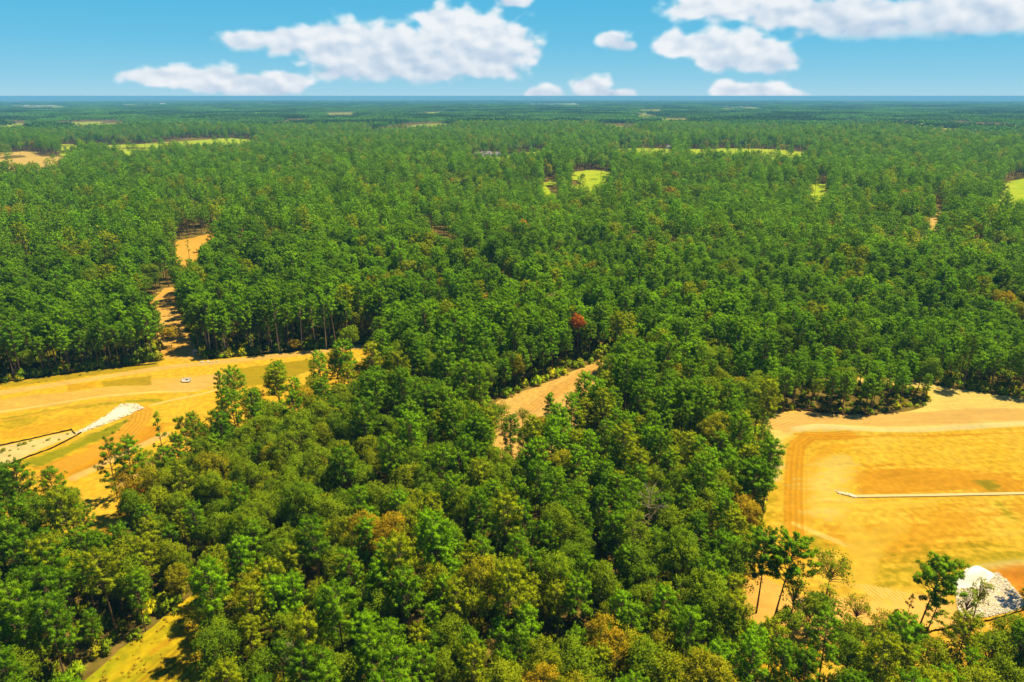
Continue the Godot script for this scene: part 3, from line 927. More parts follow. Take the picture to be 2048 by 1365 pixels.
	for t in near:
		if taken.any(func(q): return q.distance_squared_to(Vector2(t[0].x, t[0].z)) < 18.0):
			continue
		var v := in_view(t[0] + Vector3(0, 15, 0))
		var top := in_view(t[0] + Vector3(0, 18, 0))
		var kind: int = t[1]
		var proto: Array = sets[kind][t[2]]
		var limit: int = [255, 290, 255][kind]
		if counts[kind] < limit and v.x > 0.0 and v.x < 1.0 and top.y < 0.985 and v.y > 0.0 and t[0].distance_to(EYE) < 330.0:
			counts[kind] += 1
			var tones: Array = leaf_tones if kind == 2 else pine_tones
			var names: Array = [["pine_tree", "pine", "pine trees of the near wood"], ["young_pine_tree", "young pine", "young pine trees of the near wood"], ["broadleaf_tree", "broadleaf tree", "broadleaf trees of the near wood"]][kind]
			var sz := "tall" if t[3] > 1.0 else ("small" if t[3] < 0.86 else "middling")
			var label := "%s %s %s, %s" % [sz, tones[t[5]][1], "broadleaf" if kind == 2 else names[1], bearing(t[0])]
			stand_tree(names[0], label, names[1], names[2], t[0], t[4], t[3], proto[0], tones[t[5]][2])
		else:
			var key := "%d_%d" % [kind, t[2]]
			if not rest.has(key):
				rest[key] = []
			rest[key].append([placed(t), tone_of(t)])
	var masses := [mass("pine_wood", "tall pines of the wood beyond the nearest trees, packed crown to crown"), mass("young_pine_wood", "young pines packed in even stands across the middle of the wood"), mass("broadleaf_wood", "broadleaf trees mixed among the pines of the wood")]
	for key in rest:
		var kd := int(key.get_slice("_", 0))
		scatter("tree", combined(sets[kd][int(key.get_slice("_", 1))][0], white_leaf), rest[key], masses[kd])
	print("things ", counts, " near ", near.size())

	# farther off: lighter meshes
	var low := {}
	cell = 6.5
	cells = int(2300.0 / cell)
	var total := 0
	for j in range(int(300.0 / cell), cells):
		for i in range(-cells, cells):
			var x := (i + rng.randf()) * cell
			var z := -(j + rng.randf()) * cell
			var r := sqrt(x * x + z * z)
			if r <= 470.0 or r > 2300.0 or absf(x) > -z * 0.9:
				continue
			if rng.randf() < 0.2 + 0.35 * maxf(0.0, hills.get_noise_2d(x * 3.0, z * 3.0)):
				continue
			var t: Variant = pick.call(x, z, cell)
			if t == null or (t[1] == 0 and rng.randf() < 0.22):
				continue
			t[3] *= 1.24
			var key := "%d_%d" % [t[1], t[2]]
			if not low.has(key):
				low[key] = []
			low[key].append([placed(t), tone_of(t)])
			total += 1
	var far := mass("distant_wood", "unbroken pine wood stretching away to the horizon")
	for key in low:
		var kd := int(key.get_slice("_", 0))
		scatter("trees", combined(sets[kd][int(key.get_slice("_", 1))][1], white_leaf), low[key], far)
	# and blocks of crowns out to the haze
	var blocks := []
	for i in 4:
		rng.seed = 900 + i
		var s := Soup.new()
		for k in 120:
			var at := Vector3(rng.randf_range(-44, 44), 0, rng.randf_range(-44, 44))
			var h := rng.randf_range(13, 24)
			var tone := rng.randf_range(0.75, 1.25)
			var wd := rng.randf_range(2.6, 4.2)
			for n in 26:
				var d := ball()
				d.y = absf(d.y) - 0.25
				var p := at + Vector3(d.x * wd, h - 4.5 + d.y * 4.5, d.z * wd)
				var q := ball()
				var e := q.cross(d).normalized() * 1.3
				var f := q.cross(e).normalized() * 1.3
				s.tri(p - e, p + e, p + f * 1.4, d.normalized(), Color(tone, tone, tone) * rng.randf_range(0.85, 1.15))
		blocks.append([s, []])
	rng.seed = 31
	var size_ := 84.0
	var nb := int(16000.0 / size_)
	for j in range(20, nb):
		for i in range(-nb, nb):
			var x := (i + rng.randf_range(0.3, 0.7)) * size_
			var z := -(j + rng.randf_range(0.3, 0.7)) * size_
			var r := sqrt(x * x + z * z)
			if r < 2260.0 or r > 15000.0 or absf(x) > -z * 0.86:
				continue
			var open := hills.get_noise_2d(x * 0.8 + 77.0, z * 1.6)
			if open > 0.38 or is_clear(Vector2(x, z), true):
				continue
			var k := clampf(0.95 + 1.9 * hills.get_noise_2d(x * 0.7, z * 1.6), 0.45, 1.7)
			blocks[rng.randi() % 4][1].append([Transform3D(Basis(Vector3.UP, rng.randf() * TAU) * Basis.from_scale(Vector3(1, rng.randf_range(0.85, 1.15), 1)), Vector3(x, ground_y(x, z) - 0.5, z)), Color(0.115 * k, 0.28 * k, 0.006)])
			total += 1
	for bl in blocks:
		scatter("treetops", bl[0].onto(ArrayMesh.new(), white_leaf), bl[1], far)
	print("far trees ", total)

	# bushes under the trees
	var bushes := []
	for i in 3:
		rng.seed = 600 + i
		var s := Soup.new()
		for k in 16:
			var d := ball()
			d.y = absf(d.y)
			tuft(s, Vector3(d.x * 1.1, 0.25 + d.y * 1.1, d.z * 1.1), 0.75, 16, 0.34, d, 0.3, rng.randf_range(0.8, 1.2))
		bushes.append([s.onto(ArrayMesh.new(), white_leaf), []])
	rng.seed = 8
	cell = 3.3
	cells = int(400.0 / cell)
	var edge := []
	for j in range(18, cells):
		for i in range(-cells, cells):
			var x := (i + rng.randf()) * cell
			var z := -(j + rng.randf()) * cell
			if x * x + z * z > 160000.0 or absf(x) > -z * 0.86 + 20.0 or is_clear(Vector2(x, z), false):
				continue
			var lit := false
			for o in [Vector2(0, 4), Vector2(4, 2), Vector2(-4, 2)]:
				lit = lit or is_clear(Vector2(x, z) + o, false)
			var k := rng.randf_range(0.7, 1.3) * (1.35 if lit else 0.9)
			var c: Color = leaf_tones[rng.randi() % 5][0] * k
			var grove := inside("grove", Vector2(x, z))
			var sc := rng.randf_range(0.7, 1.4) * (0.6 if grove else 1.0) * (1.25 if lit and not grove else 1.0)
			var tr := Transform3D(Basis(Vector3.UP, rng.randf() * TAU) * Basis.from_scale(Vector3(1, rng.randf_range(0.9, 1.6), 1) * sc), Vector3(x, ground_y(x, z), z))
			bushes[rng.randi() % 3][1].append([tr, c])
	var straw_spots := []
	for i in 600:
		var q: Vector2 = boxes["meadow"].position + Vector2(rng.randf(), rng.randf()) * boxes["meadow"].size
		if inside("meadow", q):
			var k := rng.randf_range(0.6, 1.15)
			straw_spots.append([Transform3D(Basis(Vector3.UP, rng.randf() * TAU) * Basis.from_scale(Vector3(0.22, 0.14, 0.22) * rng.randf_range(0.6, 1.5)), Vector3(q.x, 0.0, q.y)), Color(0.6 * k, 0.44 * k, 0.02)])
	for i in 160:   # weeds along the washout and the edges of the basin
		var key_: String = ["b_wash", "b_washl", "b_topgreen", "b_green3"][i % 4]
		var pl := outline(SOIL[key_])
		var bx := box_of(pl)
		var q := bx.position + Vector2(rng.randf(), rng.randf()) * bx.size
		if Geometry2D.is_point_in_polygon(q, pl):
			straw_spots.append([Transform3D(Basis(Vector3.UP, rng.randf() * TAU) * Basis.from_scale(Vector3(0.4, 0.3, 0.4) * rng.randf_range(0.5, 1.6)), Vector3(q.x, 0.0, q.y)), Color(0.36, 0.38, 0.015) * rng.randf_range(0.7, 1.3)])
	var litter_line := outline([101.0, -219.5, 116.0, -217.5, 128.0, -216.0])
	for i in 90:   # torn brush along the foot of the grove
		var q := litter_line[i % 2].lerp(litter_line[i % 2 + 1], rng.randf()) + Vector2(rng.randf_range(-1, 1), rng.randf_range(-1.2, 1.0))
		straw_spots.append([Transform3D(Basis(Vector3.UP, rng.randf() * TAU) * Basis.from_scale(Vector3(0.7, 0.3, 0.5) * rng.randf_range(0.4, 1.1)), Vector3(q.x, 0.1, q.y)), Color(0.16, 0.1, 0.04) * rng.randf_range(0.6, 1.3)])
	scatter("tufts", bushes[0][0], straw_spots, mass("grass_tufts", "dry grass tufts and weeds on the clearing and the basin"))
	var brush := mass("undergrowth", "low brush on the forest floor under and between the trees")
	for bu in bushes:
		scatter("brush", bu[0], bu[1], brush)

# where a tree stands, told from the nearest thing that one can find in the photo
const LANDMARKS := [["the umbrella pines", 53.7, -117.0], ["the white heap", 94.0, -126.0], ["the grass clearing", -66.0, -106.0], ["the lone ragged pine", -108.9, -162.7], ["the rock spillway", -143.0, -203.0], ["the concrete headwall", -127.0, -245.4], ["the round headed tree", -68.0, -269.0], ["the dirt road pine", 13.0, -210.3], ["the sand road curve", 80.0, -207.0], ["the bare trunked pine", 59.0, -144.0], ["the dead grey tree", 32.0, -137.0], ["the low dead tree", 25.5, -126.0], ["the bottom dead tree", -38.0, -96.0], ["the red tree", 32.5, -276.0], ["the track mouth", -137.0, -276.0], ["the tallest narrow pine", -90.0, -193.0], ["the field grove", 101.0, -222.0], ["the leaning heap pine", 82.8, -111.4]]
const ONES := ["no", "one", "two", "three", "four", "five", "six", "seven", "eight", "nine", "ten", "eleven", "twelve", "thirteen", "fourteen", "fifteen", "sixteen", "seventeen", "eighteen", "nineteen"]
const TENS := ["", "", "twenty", "thirty", "forty", "fifty", "sixty", "seventy", "eighty", "ninety"]

func spelled(n: int) -> String:
	if n < 20:
		return ONES[n]
	if n > 99:
		return "over a hundred"
	return TENS[n / 10] + ("" if n % 10 == 0 else "-" + ONES[n % 10])

func bearing(p: Vector3) -> String:
	var best: Array = LANDMARKS[0]
	var far := 1e9
	for l in LANDMARKS:
		var d := Vector2(p.x - l[1], p.z - l[2]).length()
		if d < far:
			far = d
			best = l
	var side := roundi(absf(p.x - best[1]))
	var deep := roundi(absf(p.z - best[2]))
	var words := []
	if deep > 0:
		words.append("%s metres %s" % [spelled(deep), "beyond" if p.z < best[2] else "before"])
	if side > 0:
		words.append("%s %s of" % [spelled(side), "right" if p.x > best[1] else "left"])
	if words.is_empty():
		return "right at " + best[0]
	var s := ", ".join(words)
	return s + " " + best[0]

func mass(called: String, label: String) -> Node3D:
	var o := Node3D.new()
	o.name = numbered(called)
	add_child(o)
	tag(o, label, "", "", "stuff")
	return o

func placed(t: Array) -> Transform3D:
	var s: float = t[3]
	return Transform3D(Basis(Vector3.UP, t[4]) * Basis.from_scale(Vector3(s * 1.04, s, s * 1.04)), t[0])

func tone_of(t: Array) -> Color:
	var c: Color = (leaf_tones if t[1] == 2 else pine_tones)[t[5]][0]
	return c * rng.randf_range(0.85, 1.15)

var shared := {}
func stand_tree(called: String, label: String, category: String, group: String, at: Vector3, turn: float, size: float, pair: Array, leaf: Material, wood: Material = null, lean := Vector2.ZERO) -> Node3D:
	var o := thing(called, label, category, at, 0.0, group)
	o.basis = Basis(Vector3(1, 0, 0), lean.y) * Basis(Vector3(0, 0, 1), -lean.x) * Basis(Vector3.UP, turn) * Basis.from_scale(Vector3(size, size, size))
	if not shared.has(pair):
		shared[pair] = [pair[0].mesh(), pair[1].mesh()]
	part("trunk", shared[pair][1], wood if wood else bark, o)
	part("crown", shared[pair][0], leaf, o)
	return o

var taken := []
func lone_trees(sets: Array) -> void:
	var umbrella := pine(401, 21.0, 0.5, 5.0, 44, 46, 0.19, 1.0, 0.92)
	var scraggly := pine(402, 18.5, 0.2, 3.7, 34, 40, 0.18, 0.75, 0.85)
	var narrow := pine(403, 27.0, 0.4, 2.6, 46, 34, 0.18, 0.5)
	var airy := broadleaf(404, 12.0, 0.3, 4.0, 44, 30, 0.3, true)
	var thin := broadleaf(405, 11.0, 0.4, 2.2, 24, 24, 0.28, true)
	var bushy := broadleaf(406, 9.0, 0.2, 3.2, 70, 36, 0.32)
	var dome := broadleaf(407, 15.6, 0.4, 4.4, 95, 36, 0.34)
	var cone := pine(408, 8.2, 0.12, 2.2, 30, 34, 0.18, 0.1)
	var slim := broadleaf(410, 18.0, 0.6, 2.7, 60, 40, 0.28)
	var poor := pine(409, 17.0, 0.35, 1.7, 18, 26, 0.2, 0.3, 0.7)
	var P := pine_tones
	var L := leaf_tones
	var red := leaf_mat("leaves_red", Color(0.5, 0.14, 0.015))
	var orange := leaf_mat("leaves_orange", Color(0.55, 0.26, 0.03))
	var brown := leaf_mat("leaves_brown", Color(0.36, 0.14, 0.03))
	var grey := leaf_mat("leaves_grey_olive", Color(0.34, 0.32, 0.1))
	var mustard: Material = L[5][2]
	var rows := [
		["pine_tree", umbrella, 54.8, -115.1, 1.0, 0.3, P[0][2], Vector2(0.1, 0), "tall green pine with wide umbrella crown, leaning over the near corner of the golden field"],
		["pine_tree", umbrella, 52.6, -118.6, 0.95, 2.1, P[1][2], Vector2(0.02, 0), "straight dark pine just left of the leaning umbrella pine"],
		["pine_tree", umbrella, 82.8, -111.4, 0.93, 4.0, P[0][2], Vector2(0.1, 0), "leaning green pine standing before the white rock heap"],
		["pine_tree", scraggly, 86.3, -113.2, 0.74, 1.0, P[0][2], Vector2(0.14, 0), "smaller pine leaning beside the pine before the white rock heap"],
		["pine_tree", poor, 80.4, -112.0, 0.62, 1.0, P[1][2], Vector2(0.02, 0), "thin young pine stem left of the pine before the white rock heap"],
		["broadleaf_tree", airy, 69.3, -122.9, 1.05, 0.0, L[0][2], Vector2.ZERO, "airy olive tree with gaps through its crown, right of the umbrella pines"],
		["broadleaf_tree", thin, 57.8, -114.6, 1.2, 0.0, L[4][2], Vector2(0.05, 0), "slender leafy sapling right of the leaning umbrella pine"],
		["broadleaf_tree", bushy, 63.4, -112.8, 1.05, 0.0, L[2][2], Vector2.ZERO, "low dense dark green tree on the bank below the airy olive tree"],
		["pine_tree", cone, 76.8, -109.8, 1.0, 0.0, P[1][2], Vector2.ZERO, "small dark cone shaped pine at the foot of the furrowed bank"],
		["broadleaf_tree", thin, 97.6, -116.1, 1.0, 2.0, L[1][2], Vector2.ZERO, "thin yellow green sapling standing in front of the riprap stones"],
		["broadleaf_tree", thin, 94.0, -114.0, 0.9, 4.0, L[4][2], Vector2.ZERO, "thin green sapling between the leaning pine and the riprap stones"],
		["broadleaf_tree", airy, 71.0, -113.0, 0.75, 3.0, L[1][2], Vector2.ZERO, "open yellow green tree at the foot of the furrowed bank"],
		["broadleaf_tree", bushy, 56.5, -110.5, 0.95, 1.0, L[4][2], Vector2.ZERO, "rounded green tree at the feet of the umbrella pines"],
		["broadleaf_tree", thin, 60.5, -111.5, 0.9, 5.0, L[1][2], Vector2.ZERO, "slim yellow green tree between the umbrella pines and the low dense tree"],
		["broadleaf_tree", bushy, 67.5, -108.5, 0.85, 2.0, L[0][2], Vector2.ZERO, "rounded olive tree just right of the low dense dark tree"],
		["broadleaf_tree", airy, 73.5, -108.0, 0.8, 5.0, L[1][2], Vector2.ZERO, "leafy yellow green tree left of the small cone shaped pine"],
		["broadleaf_tree", bushy, 70.2, -106.0, 0.8, 4.0, L[2][2], Vector2.ZERO, "dense deep green tree below the furrowed bank"],
		["broadleaf_tree", bushy, 79.5, -107.5, 0.8, 3.0, L[1][2], Vector2.ZERO, "rounded yellow green tree right of the small cone shaped pine"],
		["broadleaf_tree", thin, 66.0, -116.5, 0.85, 1.5, L[4][2], Vector2.ZERO, "small leafy sapling on the bank under the airy olive tree"],
		["pine_tree", scraggly, 116.5, -124.0, 0.95, 2.0, P[1][2], Vector2.ZERO, "ragged dark pine cut by the frame edge beside the rock heap"],
		["pine_tree", scraggly, -108.9, -162.7, 1.0, 0.7, P[1][2], Vector2.ZERO, "lone ragged pine standing on the clay at the near end of the basin"],
		["pine_tree", poor, -97.0, -168.5, 1.4, 0.7, P[0][2], Vector2(-0.03, 0), "tall thin pine at the edge of the wood above the clay patch"],
		["pine_tree", scraggly, -92.0, -172.0, 1.15, 3.7, L[0][2], Vector2.ZERO, "ragged olive pine right behind the tall thin pine at the basin"],
		["pine_tree", narrow, -90.0, -193.0, 0.98, 0.0, P[0][2], Vector2.ZERO, "very tall narrow pine rising above the wood in front of the concrete headwall"],
		["broadleaf_tree", dome, -68.0, -269.0, 1.0, 0.0, L[4][2], Vector2.ZERO, "round headed green tree standing alone on the far sand lane of the basin"],
		["pine_tree", cone, 13.0, -210.3, 1.3, 0.0, P[0][2], Vector2.ZERO, "small pine standing alone on the dirt road"],
		["broadleaf_tree", airy, 3.5, -206.0, 0.6, 1.0, L[2][2], Vector2.ZERO, "small open dark tree on the near edge of the dirt road"],
		["broadleaf_tree", airy, -3.5, -207.0, 0.75, 4.0, L[1][2], Vector2.ZERO, "small open yellow green tree at the near left end of the dirt road"],
		["broadleaf_tree", bushy, 11.0, -198.0, 0.9, 4.0, L[0][2], Vector2.ZERO, "low rounded tree at the near edge of the dirt road below the small pine"],
		["broadleaf_tree", thin, 75.3, -181.7, 1.2, 1.0, L[4][2], Vector2.ZERO, "open green tree beside the curve of the sand road"],
		["broadleaf_tree", thin, 72.5, -176.0, 1.0, 2.0, L[1][2], Vector2.ZERO, "slim yellowish tree below the curve of the sand road"],
		["pine_tree", umbrella, 59.0, -144.0, 1.03, 1.2, P[1][2], Vector2.ZERO, "tall pine with long bare dark trunk at the edge of the golden field"],
		["pine_tree", poor, -219.4, -456.0, 1.0, 0.0, P[1][2], Vector2.ZERO, "thin ragged pine in the distant sandy opening"],
		["pine_tree", poor, -168.5, -332.0, 1.1, 2.0, P[1][2], Vector2.ZERO, "thin dark pine on the edge of the sandy track"],
		["pine_tree", poor, -174.0, -345.0, 1.15, 4.0, P[4][2], Vector2.ZERO, "thin ragged pine farther up the edge of the sandy track"],
		["red_tree", slim, 27.5, -268.0, 1.2, 0.0, red, Vector2.ZERO, "bright red leaved tree rising from the green wood"],
		["orange_tree", slim, 8.6, -496.0, 1.22, 0.0, orange, Vector2.ZERO, "dying orange pine alone in the distant stand"],
		["brown_tree", bushy, 330.0, -660.0, 1.9, 0.0, brown, Vector2.ZERO, "rust brown tree far off among green pines"],
		["grey_tree", dome, 20.0, -302.0, 1.3, 2.0, grey, Vector2.ZERO, "pale grey olive tree with broad crown at the end of the shaded gap"],
		["orange_tree", bushy, -94.5, -277.5, 0.72, 0.0, mustard, Vector2.ZERO, "small orange leaved tree under the row of tall pines behind the lane"],
		["yellow_tree", bushy, 47.0, -277.0, 1.15, 1.0, L[3][2], Vector2.ZERO, "yellow leaved tree at the far end of the dirt road"],
		["yellow_tree", bushy, -151.0, -284.0, 1.1, 1.0, mustard, Vector2.ZERO, "golden leaved bushy tree left of the mouth of the sandy track"],
	]
	for r in rows:
		taken.append(Vector2(r[2], r[3]))
		if r[0] in ["red_tree", "grey_tree", "orange_tree"]:
			taken.append(Vector2(r[2], r[3] + 7.0))
		var o := stand_tree(r[0], r[8], {"pine_tree": "pine", "broadleaf_tree": "broadleaf tree"}.get(r[0], r[0].replace("_", " ")), "", Vector3(r[2], ground_y(r[2], r[3]), r[3]), r[5], r[4], r[1], r[6], dark_bark if r[1] == umbrella else bark, r[7])
	var bare_pines := [pine(420, 23.0, 0.6, 3.3, 34, 42, 0.18, 1.0), pine(421, 21.5, 0.64, 3.0, 30, 42, 0.18, 0.9)]
	# tall pines whose bare trunks line the far edge of the basin
	var spots := [-134.5, -283.0, -131.0, -277.5, -123.5, -276.0, -114.0, -280.5, -100.5, -276.5, -92.0, -280.5, -87.0, -284.0, -81.5, -281.0, -78.0, -284.5, -73.0, -286.0, -106.0, -283.0, -62.0, -288.0]
	for i in range(0, spots.size(), 2):
		var pr: Array = bare_pines[(i / 2) % 2]
		var at := Vector3(spots[i], 0, spots[i + 1])
		var v := in_view(at)
		stand_tree("pine_tree", "bare trunked pine, %s" % bearing(at), "pine", "row of tall pines behind the basin lane", at, i * 1.3, 0.98 + 0.04 * (i % 3), pr, P[(i / 2) % 3][2], flat_mat("pale_bark", Color(0.72, 0.62, 0.5)), Vector2(-0.05 if i % 4 == 0 else 0.03, 0))
	# bare grey trees
	var bare := flat_mat("dead_wood", Color(0.55, 0.48, 0.4))
	for d in [[32.0, -137.0, 20.0, "bare grey dead tree with twisting limbs among the pines left of the golden field"], [25.5, -126.0, 17.0, "bare grey dead tree low in the near wood, left of the umbrella pines"], [-38.0, -96.0, 13.0, "bare grey dead tree in a dark gap at the bottom of the wood"]]:
		var o := thing("dead_tree", d[3], "dead tree", Vector3(d[0], 0, d[1]), d[0])
		part("trunk", dead_tree(int(d[0]) + 800, d[2]).mesh(), bare, o)

# ---------------------------------------------------------------- works on the cleared ground
func ribbon_fence(line: PackedVector2Array, label: String, col: String) -> void:
	var a := line[0]
	var o := thing("silt_fence", label, "silt fence", Vector3(a.x, 0, a.y))
	var cloth := Soup.new()
	var h := 0.6
	for i in line.size() - 1:
		var n := maxi(1, int(line[i].distance_to(line[i + 1]) / 2.5))
		for k in n:
			var p := line[i].lerp(line[i + 1], float(k) / n) - a
			var q := line[i].lerp(line[i + 1], float(k + 1) / n) - a
			var mid := (p + q) / 2.0 + Vector2(fine.get_noise_2d(p.x * 40.0, p.y * 40.0), 0.3) * 0.35
			var sag := h - 0.08
			var nn := (q - p).orthogonal().normalized() * 0.02
			for e in [[p, mid, h, sag], [mid, q, sag, h]]:
				var out := Vector3(nn.x, 0, nn.y)
				for sgn in [1.0, -1.0]:
					cloth.quad(Vector3(e[0].x, 0, e[0].y) + out * sgn, Vector3(e[1].x, 0, e[1].y) + out * sgn, Vector3(e[1].x, e[3], e[1].y) + out * sgn, Vector3(e[0].x, e[2], e[0].y) + out * sgn, out * sgn)
				cloth.quad(Vector3(e[0].x, e[2], e[0].y) - out, Vector3(e[0].x, e[2], e[0].y) + out, Vector3(e[1].x, e[3], e[1].y) + out, Vector3(e[1].x, e[3], e[1].y) - out, Vector3.UP)
			var s := Soup.new()
			s.box(Vector3(0, 0.42, 0), Vector3(0.05, 0.9, 0.05))
			part("stake", s.mesh(), flat_mat("stake_wood", Color(0.5, 0.38, 0.22)), o, Vector3(p.x, 0, p.y))
	part("fabric", cloth.mesh(), flat_mat(col, Color(0.07, 0.065, 0.05) if col == "black_cloth" else Color(0.3, 0.2, 0.1)), o)

func stones(called: String, poly: PackedVector2Array, n: int, size: float, height: Callable, label: String) -> void:
	var m := Soup.new()
	rng.seed = n
	var v := []
	for i in 6:
		v.append(Vector3(cos(i * TAU / 6), rng.randf_range(-0.3, 0.15), sin(i * TAU / 6)) * rng.randf_range(0.75, 1.1))
	for i in 6:
		m.flat(v[i], v[(i + 1) % 6], Vector3(0.1, 0.75, 0.05), Vector3(v[i].x, 0.6, v[i].z))
		m.flat(v[i], v[(i + 1) % 6], Vector3(0, -0.6, 0), Vector3(v[i].x, -0.6, v[i].z))
	var mesh: ArrayMesh = m.onto(ArrayMesh.new(), stone_mat())
	var box := box_of(poly)
	var spots := []
	while spots.size() < n:
		var p := box.position + Vector2(rng.randf(), rng.randf()) * box.size
		if not Geometry2D.is_point_in_polygon(p, poly):
			continue
		var k := rng.randf_range(0.55, 1.05)
		var s := size * rng.randf_range(0.5, 1.3)
		spots.append([Transform3D(Basis.from_euler(Vector3(rng.randf() * 0.8, rng.randf() * TAU, rng.randf() * 0.8)) * Basis.from_scale(Vector3(s, s * 0.8, s * rng.randf_range(0.7, 1.2))), Vector3(p.x, height.call(p) + s * 0.15, p.y)), Color(0.86 * k, 0.8 * k, 0.66 * k)])
	var o := mass(called, label)
	scatter("stone", mesh, spots, o)

func stone_mat() -> StandardMaterial3D:
	var m := flat_mat("pale_stone", Color(0.98, 0.97, 0.94))
	m.vertex_color_use_as_albedo = true
	return m

# a low heap over an outline, highest along its middle
func heap(poly: PackedVector2Array, rise: float, up: float) -> ArrayMesh:
	var c := Vector2.ZERO
	for p in poly:
		c += p / poly.size()
	var st := SurfaceTool.new()
	st.begin(Mesh.PRIMITIVE_TRIANGLES)
	st.set_smooth_group(0)
	var rr := 7
	for i in poly.size():
		var a := poly[i]
		var b := poly[(i + 1) % poly.size()]
		for k in rr:
			var f0 := float(k) / rr
			var f1 := float(k + 1) / rr
			var q := []
			for e in [[a, f0], [b, f0], [b, f1], [a, f1]]:
				var p: Vector2 = c.lerp(e[0], e[1])
				q.append(Vector3(p.x, up + rise * (1.0 - smoothstep(0.25, 1.0, e[1])) + fine.get_noise_2d(p.x * 20.0, p.y * 20.0) * 0.12 * (1.0 - e[1]), p.y))
			for t in [[0, 1, 2], [0, 2, 3]]:
				var x := [q[t[0]], q[t[1]], q[t[2]]]
				if (x[1] - x[0]).cross(x[2] - x[0]).y > 0.0:
					x = [x[0], x[2], x[1]]
				if (x[1] - x[0]).cross(x[2] - x[0]).length() < 1e-5:
					continue
				for y in x:
					st.add_vertex(y)
	st.index()
	st.generate_normals()
	return st.commit()

